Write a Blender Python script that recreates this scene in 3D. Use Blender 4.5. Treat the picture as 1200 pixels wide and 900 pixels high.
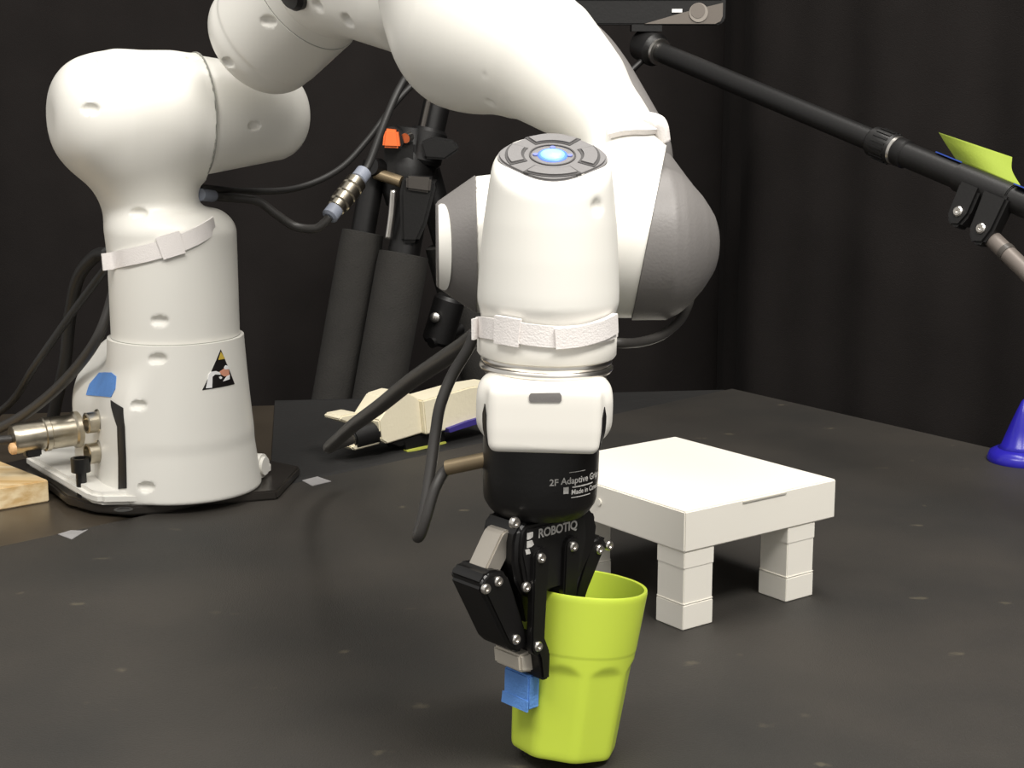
import bpy, bmesh, math, random
import numpy as np
from mathutils import Vector, Matrix
random.seed(4); np.random.seed(4)
for o in list(bpy.data.objects): bpy.data.objects.remove(o)
SC = bpy.context.scene; COL = SC.collection

# ------------------------------------------------------------------ camera
H = 0.429; F = 1900.0; PITCH = math.radians(11.1)
cp, sp = math.cos(PITCH), math.sin(PITCH)
cam = bpy.data.cameras.new('camera'); co = bpy.data.objects.new('camera', cam); COL.objects.link(co)
co.location = (0, 0, H); co.rotation_euler = (math.pi/2 - PITCH, 0, 0)
cam.sensor_width = 36; cam.lens = 36*F/1200; cam.clip_start = .05
SC.camera = co
# ------------------------------------------------------------------ world and lights
w = bpy.data.worlds.new('room_light'); SC.world = w; w.use_nodes = True
w.node_tree.nodes['Background'].inputs[0].default_value = (1, .975, .93, 1)
w.node_tree.nodes['Background'].inputs[1].default_value = .44
def area(name, loc, target, sx, sy, power, col=(1, .965, .91)):
    l = bpy.data.lights.new(name, 'AREA'); l.shape = 'RECTANGLE'; l.size = sx; l.size_y = sy
    l.energy = power; l.color = col
    o = bpy.data.objects.new(name, l); COL.objects.link(o); o.location = loc
    o.rotation_euler = (Vector(target)-Vector(loc)).to_track_quat('-Z', 'Y').to_euler()
area('ceiling_lamp_front', (.80, .10, 2.0), (.1, 1.1, .2), 1.2, .5, 44)
area('fill_light_left', (-.75, .15, 2.1), (-.2, 1.3, .2), 1.2, .4, 20)  # added fill, brightens the robot base and the left side
area('ceiling_lamp_back', (.30, 1.55, 2.2), (-.1, 1.5, .2), 1.2, .4, 16)
SC.view_settings.view_transform = 'Standard'; SC.view_settings.look = 'None'
SC.view_settings.exposure = 0.40; SC.view_settings.gamma = 1; SC.view_settings.use_curve_mapping = False

# ------------------------------------------------------------------ geometry helpers
A = lambda *v: np.array(v, float)
def unit(v): v = np.asarray(v, float); return v/np.linalg.norm(v)
def ray(u, v):
    r, up = (u-600)/F, (450-v)/F
    return A(r, cp+sp*up, -sp+cp*up)
def P(u, v, Z): return A(0, 0, H)+Z*ray(u, v)
def G(u, v, z=0): d = ray(u, v); return A(0, 0, H)+d*((z-H)/d[2])
def PY(u, v, Y): d = ray(u, v); return A(0, 0, H)+d*(Y/d[1])
def zc(p): return p[1]*cp+(H-p[2])*sp
def px(n, p): return n*zc(p)/F                       # size in metres of n photograph pixels at a point

WL = {}                                              # world position of each object's origin
def prop(o, label=None, cat=None, group=None, kind=None):
    for k, v in (('label', label), ('category', cat), ('group', group), ('kind', kind)):
        if v: o[k] = v
    return o
def thing(name, loc, label, cat, group=None):
    o = bpy.data.objects.new(name, None); COL.objects.link(o); o.location = loc; o.empty_display_size = .02
    WL[o] = A(*loc); return prop(o, label, cat, group)
def obj(name, V, Fc, mat, parent=None, smooth=False, origin=None, bevel=0, segs=2, label=None):
    V = np.asarray(V, float)
    c = (V.min(0)+V.max(0))/2 if origin is None else np.asarray(origin, float)
    me = bpy.data.meshes.new(name); me.from_pydata([tuple(x) for x in V-c], [], [tuple(int(i) for i in f) for f in Fc]); me.update()
    bm = bmesh.new(); bm.from_mesh(me)
    if bevel:
        es = [e for e in bm.edges if len(e.link_faces) == 2 and e.calc_face_angle(0) > .35]
        bmesh.ops.bevel(bm, geom=es, offset=bevel, segments=segs, affect='EDGES', clamp_overlap=True)
    bmesh.ops.recalc_face_normals(bm, faces=bm.faces); bm.to_mesh(me); bm.free()
    me.materials.append(mat)
    if smooth is True: me.shade_smooth()
    elif smooth: me.shade_smooth(); me.set_sharp_from_angle(angle=smooth)
    o = bpy.data.objects.new(name, me); COL.objects.link(o)
    o.location = c-(WL[parent] if parent else 0); WL[o] = c
    if parent: o.parent = parent
    if label: o['label'] = label
    return o
def join(*parts):
    V, Fc = [], []
    for v, f in parts:
        n = len(V); V += [tuple(x) for x in v]; Fc += [tuple(i+n for i in q) for q in f]
    return np.array(V), Fc
def frame(axis, hint=(0, 0, 1)):
    w = unit(axis); h = A(*hint)
    if abs(np.dot(w, unit(h))) > .98: h = A(1, 0, 0)
    u = unit(np.cross(h, w)); v = np.cross(w, u); return u, v, w
def lathe(prof, c, axis=(0, 0, 1), n=48):
    """prof: (radius, height along axis)."""
    u, v, w = frame(axis, (0, 1, 0)); c = np.asarray(c, float); V, Fc = [], []
    for r, t in prof:
        for k in range(n):
            a = 2*math.pi*k/n; V.append(c+w*t+u*r*math.cos(a)+v*r*math.sin(a))
    m = len(prof)
    for i in range(m-1):
        for k in range(n): Fc.append((i*n+k, i*n+(k+1) % n, (i+1)*n+(k+1) % n, (i+1)*n+k))
    if prof[0][0] > 1e-6: Fc.append(tuple(range(n))[::-1])
    if prof[-1][0] > 1e-6: Fc.append(tuple((m-1)*n+k for k in range(n)))
    return np.array(V), Fc
def cyl(a, b, r, n=24, r2=None):
    a, b = np.asarray(a, float), np.asarray(b, float); L = np.linalg.norm(b-a)
    return lathe([(r, 0), (r if r2 is None else r2, L)], a, b-a, n)
def prism(poly, c, ex, ey, ez, z0, z1):
    """poly in (ex,ey), extruded along ez from z0 to z1."""
    c = np.asarray(c, float); n = len(poly)
    V = [c+ex*x+ey*y+ez*z for z in (z0, z1) for x, y in poly]
    Fc = [tuple(range(n))[::-1], tuple(range(n, 2*n))]+[(i, (i+1) % n, n+(i+1) % n, n+i) for i in range(n)]
    return np.array(V), Fc
X, Y_, Z_ = A(1, 0, 0), A(0, 1, 0), A(0, 0, 1)
def box(c, ex, ey, ez, hx, hy, hz): return prism([(-hx, -hy), (hx, -hy), (hx, hy), (-hx, hy)], c, ex, ey, ez, -hz, hz)
def spline(pts, n=10):
    p = np.asarray(pts, float); p = np.vstack([2*p[0]-p[1], p, 2*p[-1]-p[-2]]); out = []
    for i in range(1, len(p)-2):
        for t in np.linspace(0, 1, n, endpoint=False):
            out.append(.5*(2*p[i]+(p[i+1]-p[i-1])*t+(2*p[i-1]-5*p[i]+4*p[i+1]-p[i+2])*t*t+(-p[i-1]+3*p[i]-3*p[i+1]+p[i+2])*t**3))
    out.append(p[-2]); return np.array(out)
def tube(pts, r, n=12, sub=10):
    q = spline(pts, sub); m = len(q); V, Fc = [], []
    r = np.full(m, r) if np.isscalar(r) else np.interp(np.linspace(0, 1, m), np.linspace(0, 1, len(r)), r)
    t = np.gradient(q, axis=0); u = frame(t[0])[0]
    for i in range(m):
        w = unit(t[i]); u = unit(u-w*np.dot(u, w)); v = np.cross(w, u)
        for k in range(n):
            a = 2*math.pi*k/n; V.append(q[i]+r[i]*(u*math.cos(a)+v*math.sin(a)))
    for i in range(m-1):
        for k in range(n): Fc.append((i*n+k, i*n+(k+1) % n, (i+1)*n+(k+1) % n, (i+1)*n+k))
    Fc += [tuple(range(n))[::-1], tuple((m-1)*n+k for k in range(n))]
    return np.array(V), Fc
def ribbon(pts, nrm, half, th):
    """band through pts; half[i] = half-width vector, nrm[i] = outward normal."""
    V, Fc = [], []; m = len(pts)
    for p, n, h in zip(pts, nrm, half): V += [p-h, p+h, p+h+n*th, p-h+n*th]
    for i in range(m-1):
        for k in range(4): Fc.append((4*i+k, 4*i+(k+1) % 4, 4*i+4+(k+1) % 4, 4*i+4+k))
    Fc += [(3, 2, 1, 0), (4*m-4, 4*m-3, 4*m-2, 4*m-1)]
    return np.array(V), Fc

# ------------------------------------------------------------------ signed distance shapes -> smooth meshes
class D:
    def __init__(s, f, lo, hi): s.f, s.lo, s.hi = f, np.asarray(lo, float), np.asarray(hi, float)
def nrm(a): return np.sqrt((a*a).sum(-1))
def Dcone(a, b, ra, rb):
    a, b = np.asarray(a, float), np.asarray(b, float); ab = b-a; L2 = ab@ab; m = max(ra, rb)
    def f(p):
        t = np.clip((p-a)@ab/L2, 0, 1); return nrm(p-a-t[..., None]*ab)-(ra+t*(rb-ra))
    return D(f, np.minimum(a, b)-m, np.maximum(a, b)+m)
def Dsph(c, r):
    c = np.asarray(c, float); return D(lambda p: nrm(p-c)-r, c-r, c+r)
def Dcyl(a, b, r, rd=.004, r2=None):
    a, b = np.asarray(a, float), np.asarray(b, float); L = np.linalg.norm(b-a); w = (b-a)/L; r2 = r if r2 is None else r2
    def f(p):
        t = (p-a)@w; rho = nrm(p-a-t[..., None]*w); rr = r+(r2-r)*np.clip(t/L, 0, 1)
        dx, dy = rho-rr+rd, np.abs(t-L/2)-L/2+rd
        return np.minimum(np.maximum(dx, dy), 0)+np.sqrt(np.maximum(dx, 0)**2+np.maximum(dy, 0)**2)-rd
    m = max(r, r2); return D(f, np.minimum(a, b)-m, np.maximum(a, b)+m)
def Drev(c, axis, ts, rs):
    c = np.asarray(c, float); w = unit(axis)
    def f(p):
        t = (p-c)@w; rho = nrm(p-c-t[..., None]*w)
        d = rho-np.interp(t, ts, rs)
        out = np.maximum(ts[0]-t, t-ts[-1])
        return np.maximum(d*.8, out)
    m = max(max(rs), abs(ts[0]), abs(ts[-1])); return D(f, c-m, c+m)
def Dbox(c, ex, ey, ez, hx, hy, hz, rd=.003):
    c = np.asarray(c, float); M = np.array([ex, ey, ez]); h = A(hx, hy, hz)-rd
    def f(p):
        q = np.abs((p-c)@M.T)-h
        return nrm(np.maximum(q, 0))+np.minimum(q.max(-1), 0)-rd
    e = np.abs(M.T)@A(hx, hy, hz); return D(f, c-e, c+e)
def Dell(c, M, r):
    c, M, r = np.asarray(c, float), np.array(M), A(*r); m = r.max()
    def f(p):
        q = (p-c)@M.T/r; k0 = nrm(q); k1 = nrm(q/r); return k0*(k0-1)/np.maximum(k1, 1e-6)
    return D(f, c-m, c+m)
def smin(a, b, k):
    h = np.maximum(k-np.abs(a-b), 0)/k; return np.minimum(a, b)-h*h*k*.25
def U(k, *ds):
    def f(p):
        r = ds[0].f(p)
        for d in ds[1:]: r = smin(r, d.f(p), k)
        return r
    return D(f, np.min([d.lo for d in ds], 0), np.max([d.hi for d in ds], 0))
def Sub(k, a, b): return D(lambda p: -smin(-a.f(p), b.f(p), k), a.lo, a.hi)
def Cut(k, a, c, n):
    """keep the side of the plane through c that n points away from."""
    c, n = np.asarray(c, float), unit(n)
    return D(lambda p: -smin(-a.f(p), -((p-c)@n), k), a.lo, a.hi)
def grow(a, t): return D(lambda p: a.f(p)-t, a.lo-t, a.hi+t)
def grad(d, p, e=4e-4):
    g = np.stack([(d.f(p+e*v)-d.f(p-e*v))/(2*e) for v in (X, Y_, Z_)], -1); return g
def snap(d, p, it=4, off=0):
    p = np.array(p, float)
    for _ in range(it):
        g = grad(d, p); p = p-g*((d.f(p)-off)/np.maximum((g*g).sum(-1), 1e-3))[..., None]
    return p
def hit(d, u, v, z0=.7, z1=2.4):
    zs = np.arange(z0, z1, .0015); f = d.f(A(0, 0, H)+zs[:, None]*ray(u, v))
    i = np.argmax(f < 0)
    if f[i] >= 0: i = np.argmin(f)
    p = snap(d, P(u, v, zs[i])[None])[0]; return p, unit(grad(d, p[None])[0])
def net(d, res):
    lo, hi = d.lo-2.5*res, d.hi+2.5*res
    ax = [np.arange(lo[i], hi[i]+res, res) for i in range(3)]; n = [len(a) for a in ax]
    val = np.empty(n, np.float32)
    yy, zz = np.meshgrid(ax[1], ax[2], indexing='ij')
    for i in range(0, n[0], 16):
        x = ax[0][i:i+16]; g = np.empty((len(x), n[1], n[2], 3)); g[..., 0] = x[:, None, None]; g[..., 1] = yy; g[..., 2] = zz
        val[i:i+16] = d.f(g)
    s = val < 0
    c = np.zeros([k-1 for k in n], int)
    for dx in (0, 1):
        for dy in (0, 1):
            for dz in (0, 1): c += s[dx:n[0]-1+dx, dy:n[1]-1+dy, dz:n[2]-1+dz]
    act = (c > 0) & (c < 8); idx = -np.ones(act.shape, int); idx[act] = np.arange(act.sum())
    ijk = np.argwhere(act); p = np.stack([ax[i][ijk[:, i]] for i in range(3)], -1)+res/2
    acc = np.zeros_like(p); cnt = np.zeros(len(p))
    for e in range(3):                                   # mean of the edge crossings
        for o1 in (0, 1):
            for o2 in (0, 1):
                off = [0, 0, 0]; o = [k for k in range(3) if k != e]; off[o[0]], off[o[1]] = o1, o2
                a = ijk+off; b = a.copy(); b[:, e] += 1
                va, vb = val[tuple(a.T)], val[tuple(b.T)]; m = (va < 0) != (vb < 0)
                t = np.where(m, va/np.where(m, va-vb, 1), 0)
                q = np.stack([ax[i][a[:, i]] for i in range(3)], -1); q[:, e] += t*res
                acc[m] += q[m]; cnt[m] += 1
    p = acc/cnt[:, None]
    q = snap(d, p, 2); mv = nrm(q-p); p = np.where((mv < res)[:, None], q, p)
    Fc = []
    for e in range(3):
        o = [k for k in range(3) if k != e]
        sl = lambda d0: tuple(slice(1, n[k]-1) if k != e else slice(d0, n[k]-1+d0) for k in range(3))
        sa, sb = s[sl(0)], s[sl(1)]
        w = np.argwhere(sa != sb); flip = sa[tuple(w.T)]
        base = w.copy(); base[:, o[0]] += 1; base[:, o[1]] += 1
        quad = []
        for d0, d1 in ((1, 1), (0, 1), (0, 0), (1, 0)):
            b = base.copy(); b[:, o[0]] -= d0; b[:, o[1]] -= d1; quad.append(idx[tuple(b.T)])
        Fc.append(np.stack(quad, -1))
    return p, np.vstack(Fc)
def sdf(name, d, res, mat, parent=None, cuts=(), **kw):
    V, Fc = net(d, res)
    if cuts:                                             # exact planar ends: drop the side each normal points to
        bm = bmesh.new(); vs = [bm.verts.new(p) for p in V]
        for f in Fc: bm.faces.new([vs[i] for i in f])
        for c, n in cuts:
            r = bmesh.ops.bisect_plane(bm, geom=bm.verts[:]+bm.edges[:]+bm.faces[:], plane_co=c, plane_no=n, clear_outer=True, dist=1e-6)
            es = [e for e in r['geom_cut'] if isinstance(e, bmesh.types.BMEdge) and e.is_valid and len(e.link_faces) == 1]
            bmesh.ops.edgenet_fill(bm, edges=es)
        bm.verts.index_update(); V = [tuple(v.co) for v in bm.verts]; Fc = [tuple(v.index for v in f.verts) for f in bm.faces]; bm.free()
    return obj(name, V, Fc, mat, parent, smooth=.75 if cuts else True, **kw)
def dimple(d, u, v, r, k=.0006):
    p, g = hit(d, u, v); th = unit(np.cross(g, Z_)); q = p+g*r*.02
    return Sub(k, d, Dell(q, (th, np.cross(g, th), g), (r*1.1, r*.66, r*.62)))
def decal(name, d, poly, off, mat, parent=None, cuts=3):
    """thin sheet cut to a 3-D polygon and laid onto the surface d."""
    bm = bmesh.new(); vs = [bm.verts.new(p) for p in poly]; bm.faces.new(vs)
    bmesh.ops.triangulate(bm, faces=bm.faces)
    for _ in range(cuts): bmesh.ops.subdivide_edges(bm, edges=bm.edges, cuts=1, use_grid_fill=True)
    bm.verts.index_update()
    V = snap(d, [tuple(v.co) for v in bm.verts], 4, off); g = grad(d, V); g /= nrm(g)[:, None]
    Fc = [tuple(v.index for v in f.verts) for f in bm.faces]
    bd = [(e.verts[0].index, e.verts[1].index) for e in bm.edges if len(e.link_faces) == 1]; bm.free()
    n = len(V); W = np.vstack([V, V-g*min(off, .0012)*.9])
    FF = Fc+[tuple(i+n for i in f[::-1]) for f in Fc]+[(a, b, b+n, a+n) for a, b in bd]
    return obj(name, W, FF, mat, parent, smooth=.6)

# ------------------------------------------------------------------ materials
def lin(c): return tuple(((x/255+.055)/1.055)**2.4 if x > 10 else x/255/12.92 for x in c)+(1,)
def mat(name, rgb, rough=.5, metal=0, spec=.5, bump=0, bscale=200, var=0, vscale=8, emit=None, es=0, coat=0, sss=0, trans=0):
    m = bpy.data.materials.new(name); m.use_nodes = True; N, L = m.node_tree.nodes, m.node_tree.links
    b = N['Principled BSDF']; I = b.inputs
    I['Base Color'].default_value = lin(rgb); I['Roughness'].default_value = rough; I['Metallic'].default_value = metal
    I['Specular IOR Level'].default_value = spec; I['Coat Weight'].default_value = coat
    if sss: I['Subsurface Weight'].default_value = sss; I['Subsurface Radius'].default_value = (.01, .01, .004); I['Subsurface Scale'].default_value = .3
    if emit: I['Emission Color'].default_value = lin(emit); I['Emission Strength'].default_value = es
    tc = N.new('ShaderNodeTexCoord')
    if var:
        t = N.new('ShaderNodeTexNoise'); t.inputs['Scale'].default_value = vscale; t.inputs['Detail'].default_value = 6
        r = N.new('ShaderNodeValToRGB'); c = lin(rgb)
        r.color_ramp.elements[0].position = .3; r.color_ramp.elements[1].position = .7
        r.color_ramp.elements[0].color = tuple(x*(1-var) for x in c[:3])+(1,); r.color_ramp.elements[1].color = tuple(x*(1+var) for x in c[:3])+(1,)
        L.new(tc.outputs['Object'], t.inputs['Vector']); L.new(t.outputs['Fac'], r.inputs['Fac']); L.new(r.outputs['Color'], I['Base Color'])
    if bump:
        t = N.new('ShaderNodeTexNoise'); t.inputs['Scale'].default_value = bscale; t.inputs['Detail'].default_value = 4
        q = N.new('ShaderNodeBump'); q.inputs['Strength'].default_value = bump; q.inputs['Distance'].default_value = .002
        L.new(tc.outputs['Object'], t.inputs['Vector']); L.new(t.outputs['Fac'], q.inputs['Height']); L.new(q.outputs['Normal'], I['Normal'])
    return m
WHITE = mat('robot_white_shell', (230, 228, 221), .38, var=.02, vscale=5)
WHITE2 = mat('white_cast_ring', (235, 232, 224), .45, var=.02)
SEAM = mat('shell_seam', (150, 150, 143), .6)
GREY = mat('grey_rubber_cover', (112, 109, 107), .5, var=.05, vscale=20, bump=.1, bscale=500)
PILOT = mat('pilot_grey', (112, 110, 110), .5, bump=.08, bscale=500)
PILOTD = mat('pilot_groove', (62, 60, 60), .6)
LED = mat('blue_led', (120, 180, 255), .4, emit=(135, 185, 255), es=.75)
LEDR = mat('blue_led_halo', (90, 130, 240), .4, emit=(40, 80, 255), es=.9)  # emissive blue standing in for the glow around the LED
LEDM = mat('blue_mark', (110, 120, 190), .5, bump=.02)
CHROME = mat('polished_metal', (226, 222, 216), .28, 1, var=.08, vscale=60)
NICKEL = mat('nickel_plug', (190, 182, 165), .28, 1, var=.15, vscale=80)
STEEL = mat('satin_steel', (178, 172, 162), .4, .6, bump=.05)
BLACK = mat('black_anodised', (13, 12, 12), .38, spec=.5, bump=.05, bscale=400)
BLACKP = mat('black_plastic', (17, 16, 16), .45, bump=.06, bscale=300)
RUBBER = mat('black_cable_rubber', (34, 33, 32), .5, var=.1, vscale=30)
CABLEG = mat('dark_grey_cable', (52, 50, 48), .45, var=.1, vscale=30)
VELCRO = mat('white_hook_strap', (234, 229, 226), .8, bump=.25, bscale=900, var=.02)
TAPE = mat('blue_masking_tape', (92, 142, 212), .75, bump=.3, bscale=600, var=.08, vscale=60)
GAFF = mat('grey_tape', (150, 148, 148), .6, bump=.2, bscale=300, var=.06, vscale=60)
LIME = mat('lime_plastic', (203, 223, 78), .33, sss=.15, var=.02)
TOYW = mat('white_brick_plastic', (240, 236, 226), .35, var=.01)
INK = mat('white_print', (200, 198, 194), .6, var=.2, vscale=300)
STKB = mat('sticker_black', (24, 20, 20), .4, bump=.02); STKY = mat('sticker_yellow', (206, 178, 74), .5, bump=.02)
STKW = mat('sticker_white', (238, 238, 238), .5, bump=.02); STKH = mat('sticker_hand', (214, 150, 124), .5, bump=.02)
CREAM = mat('cream_printed_plastic', (238, 229, 202), .55, bump=.15, bscale=250, var=.03)
PURPLE = mat('violet_plastic', (62, 52, 130), .5, bump=.05)
YEL = mat('yellow_green_strip', (196, 200, 90), .5, bump=.05)
ORANGE = mat('orange_knob_plastic', (246, 122, 62), .4, bump=.03)
NOTE = mat('lime_paper_note', (142, 160, 54), .8, bump=.1, bscale=300, var=.04)
BLUEP = mat('royal_blue_plastic', (40, 34, 158), .25, var=.05)
BLUETAPE = mat('blue_band', (30, 64, 150), .6, bump=.1)
FOAM = mat('foam_grip', (40, 38, 35), .85, bump=.4, bscale=500, var=.12, vscale=40)
DARKM = mat('dark_grey_casing', (70, 66, 62), .4, var=.05)
LENS = mat('pale_disc', (150, 143, 135), .4, var=.04)
BRONZE = mat('bronze_sleeve', (142, 126, 100), .42, .6, bump=.05)
PLATE = mat('dark_steel_plate', (74, 70, 66), .3, .7, var=.15, vscale=12)

def wood():
    m = mat('pine_wood', (226, 198, 150), .6); N, L = m.node_tree.nodes, m.node_tree.links
    tc = N['Texture Coordinate'] if 'Texture Coordinate' in N else N.new('ShaderNodeTexCoord')
    mp = N.new('ShaderNodeMapping'); mp.inputs['Scale'].default_value = (2.5, 34, 46); mp.inputs['Rotation'].default_value = (0, 0, -.2)
    t = N.new('ShaderNodeTexNoise'); t.inputs['Scale'].default_value = 2.2; t.inputs['Detail'].default_value = 5; t.inputs['Distortion'].default_value = .15
    r = N.new('ShaderNodeValToRGB'); r.color_ramp.elements[0].color = lin((206, 172, 118)); r.color_ramp.elements[1].color = lin((238, 218, 178))
    r.color_ramp.elements[0].position = .35; r.color_ramp.elements[1].position = .6
    L.new(tc.outputs['Object'], mp.inputs[0]); L.new(mp.outputs[0], t.inputs['Vector']); L.new(t.outputs['Fac'], r.inputs[0]); L.new(r.outputs[0], N['Principled BSDF'].inputs['Base Color'])
    return m
PINE = wood()
def matcloth():
    m = mat('black_mat_sheet', (48, 44, 39), .62, bump=.35, bscale=900); N, L = m.node_tree.nodes, m.node_tree.links
    tc = N['Texture Coordinate']; t = N.new('ShaderNodeTexNoise'); t.inputs['Scale'].default_value = 5; t.inputs['Detail'].default_value = 8
    r = N.new('ShaderNodeValToRGB'); r.color_ramp.elements[0].color = lin((40, 38, 35)); r.color_ramp.elements[1].color = lin((53, 49, 44))
    r.color_ramp.elements[0].position = .35; r.color_ramp.elements[1].position = .65
    v = N.new('ShaderNodeTexVoronoi'); v.inputs['Scale'].default_value = 14; v.inputs['Randomness'].default_value = 1   # pale flecks of wear
    mp = N.new('ShaderNodeMapping'); mp.inputs['Scale'].default_value = (1, 1.7, 1)
    n2 = N.new('ShaderNodeTexNoise'); n2.inputs['Scale'].default_value = 120
    ad = N.new('ShaderNodeMath'); ad.operation = 'MULTIPLY_ADD'; ad.inputs[1].default_value = .28; 
    lt = N.new('ShaderNodeValToRGB'); lt.color_ramp.elements[0].position = .17; lt.color_ramp.elements[1].position = .25
    lt.color_ramp.elements[0].color = (.30, .30, .30, 1); lt.color_ramp.elements[1].color = (0, 0, 0, 1)
    mx = N.new('ShaderNodeMixRGB'); mx.inputs[2].default_value = lin((112, 104, 84))
    L.new(tc.outputs['Object'], t.inputs['Vector']); L.new(tc.outputs['Object'], mp.inputs[0]); L.new(mp.outputs[0], v.inputs['Vector'])
    L.new(tc.outputs['Object'], n2.inputs['Vector']); L.new(n2.outputs['Fac'], ad.inputs[0]); L.new(v.outputs['Distance'], ad.inputs[2])
    L.new(ad.outputs[0], lt.inputs[0]); L.new(lt.outputs[0], mx.inputs[0]); L.new(t.outputs['Fac'], r.inputs[0]); L.new(r.outputs[0], mx.inputs[1])
    L.new(mx.outputs[0], N['Principled BSDF'].inputs['Base Color'])
    return m
MATM = matcloth()
CURT = mat('black_curtain_cloth', (33, 30, 29), .95, spec=.15, bump=.3, bscale=700, var=.12, vscale=10)
TABLE = mat('dark_table_top', (66, 59, 50), .30, var=.15, vscale=10)
CLOTH = mat('black_crumpled_cloth', (26, 25, 24), .8, bump=.3, bscale=300, var=.1)
FLOOR = mat('grey_floor', (70, 68, 66), .7, var=.1, vscale=3)

# ================================================================== SETTING
o = obj('floor', *box((0, 1.4, -.77), X, Y_, Z_, 3, 3, .02), FLOOR); prop(o, kind='structure')
def curtain(name, path, z0, z1, amp, wav, label, seed):
    rng = np.random.RandomState(seed); q = spline(path, 60); d = np.r_[0, np.cumsum(nrm(np.diff(q, axis=0)))]
    n = int(d[-1]/.012); s = np.linspace(0, d[-1], n); q = np.stack([np.interp(s, d, q[:, k]) for k in range(3)], -1)
    t = np.gradient(q, axis=0); t /= nrm(t)[:, None]; nn = np.stack([t[:, 1], -t[:, 0], 0*t[:, 0]], -1)
    ph = rng.rand(6)*6; V = []; rows = 14
    for j in range(rows):
        f = j/(rows-1); z = z0+(z1-z0)*f
        a = amp*(1.05-.35*f)
        wv = a*(np.sin(s/wav*6.28+ph[0]+.5*np.sin(s*2.1+ph[1])+.25*f)+.45*np.sin(s/wav*15.1+ph[2]+.8*f)+.5*np.sin(s/wav*2.7+ph[3]))
        for k in range(n): V.append(q[k]+nn[k]*wv[k]+A(0, 0, z))
    V = np.array(V); Fc = [(j*n+k, j*n+k+1, (j+1)*n+k+1, (j+1)*n+k) for j in range(rows-1) for k in range(n-1)]
    W = V+np.tile(nn, (rows, 1))*-.003; N0 = len(V)
    bd = [(k, k+1) for k in range(n-1)]+[((rows-1)*n+k, (rows-1)*n+k+1) for k in range(n-1)]+[(j*n, (j+1)*n) for j in range(rows-1)]+[(j*n+n-1, (j+1)*n+n-1) for j in range(rows-1)]
    Fc = Fc+[tuple(i+N0 for i in f[::-1]) for f in Fc]+[(a, b, b+N0, a+N0) for a, b in bd]
    return prop(obj(name, np.vstack([V, W]), Fc, CURT, smooth=True), label, 'curtain')
C0 = G(858, 455); C1 = G(1165, 525); rd_ = unit(C1-C0)
curtain('stage_curtain', [A(-2.4, 2.50, 0), A(-1.0, 2.52, 0), A(-.1, 2.56, 0), A(.36, 2.58, 0), A(.62, 2.60, 0)], -.745, 1.9, .012, .30, 'black pleated curtain across the back, behind the tripod and robot', 3)
cr = [C0+A(.03, .44, 0), C0+A(.03, .25, 0), C0+A(.035, .10, 0)]+[C0+A(.06, .035, 0)+rd_*t for t in (.12, .45, .9, 1.5, 2.1)]
curtain('stage_curtain', cr, -.745, 1.9, .006, .26, 'black curtain hanging along the right table edge, beside the blue stand', 8)

# work table: slab, legs
tb = [G(-900, 492)*A(1, 1, 0), G(858, 454.5)*A(1, 1, 0), C0+rd_*1.6+A(.004, .004, 0), A(.9, .25, 0), A(-1.9, .25, 0)]
tb[0] = A(-1.9, 1.80, 0)
tt = thing('work_table', (-.2, 1.2, -.75), 'large dark table carrying the robot, mostly under the black mat', 'table')
obj('table_top', *prism([(p[0], p[1]) for p in tb], A(0, 0, 0), X, Y_, Z_, -.04, -.0035), TABLE, tt)
for x, y in ((-1.7, .4), (.75, .45), (-1.6, 1.7), (.2, 2.0)): obj('leg', *box((x, y, -.395), X, Y_, Z_, .03, .03, .355), DARKM, tt)
# mat
mA, mC = G(-60, 653.5), G(858, 455.5)
me_ = [mA, mC, C0+rd_*1.45-A(.004, .004, 0), A(.72, .30, 0), A(-.75, .30, 0), A(-.75, 1.10, 0)]
prop(obj('black_mat', *prism([(p[0], p[1]) for p in me_], A(0, 0, 0), X, Y_, Z_, -.0034, 0), MATM), 'black rubbery mat with pale scuffs covering the table', 'mat')

# ================================================================== ROBOT ARM
BX = A(-.336, 1.60, 0)
arm = thing('robot_arm', tuple(BX+A(0, 0, .010)), 'white jointed robot arm reaching from its base to the gripper', 'robot arm')
nr = unit(A(-.8, -.6, 0)); tr = unit(A(.6, -.8, 0))               # rear direction of the base, lateral direction towards the viewer
zb = .010                                                         # top of the mounting plate
def zof(v, Y): return PY(600, v, Y)[2]
zs = zof(393, 1.597)                                              # joint seam height
# ---- base casting
foot_px = [(30, 546), (104, 590), (118, 593), (165, 592), (205, 588), (240, 584), (292, 570)]
foot = [G(u, v, zb) for u, v in foot_px]+[BX+A(.085, .05, zb), BX+A(.06, .09, zb), BX+A(-.02, .14, zb), BX+A(-.12, .15, zb), BX+A(-.17, .13, zb)]
CR = .0632
body = U(.02, Dcyl(BX+A(0, 0, zb), BX+A(0, 0, zs+.02), .0805, .003, CR-.005), Dcyl(BX+A(0, 0, zb+.06), BX+A(0, 0, zs+.02), CR, .001))
pc = BX+nr*.072
blk = Dbox(BX+nr*.022-tr*.060+A(0, 0, zb+.075), nr, tr, Z_, .050, .098, .073, .010)
blk = Cut(.02, blk, pc+A(0, 0, .112), unit(nr*.70+A(0, 0, .72)))
blk = Cut(.02, blk, BX-tr*.125, unit(-tr+nr*.15))
body = U(.018, body, blk)
for u, v, r in ((185, 421, .0085), (162, 475, .0075), (172, 571, .008)):
    body = dimple(body, u, v, r)
base = sdf('base', body, .0020, WHITE, arm, [(A(0, 0, zs-.0002), (0, 0, 1))])
obj('foot_flange', *prism([(p[0], p[1]) for p in foot], A(0, 0, zb), X, Y_, Z_, 0, .013), WHITE, base, smooth=.6, bevel=.004)
BASE_D = body
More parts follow.
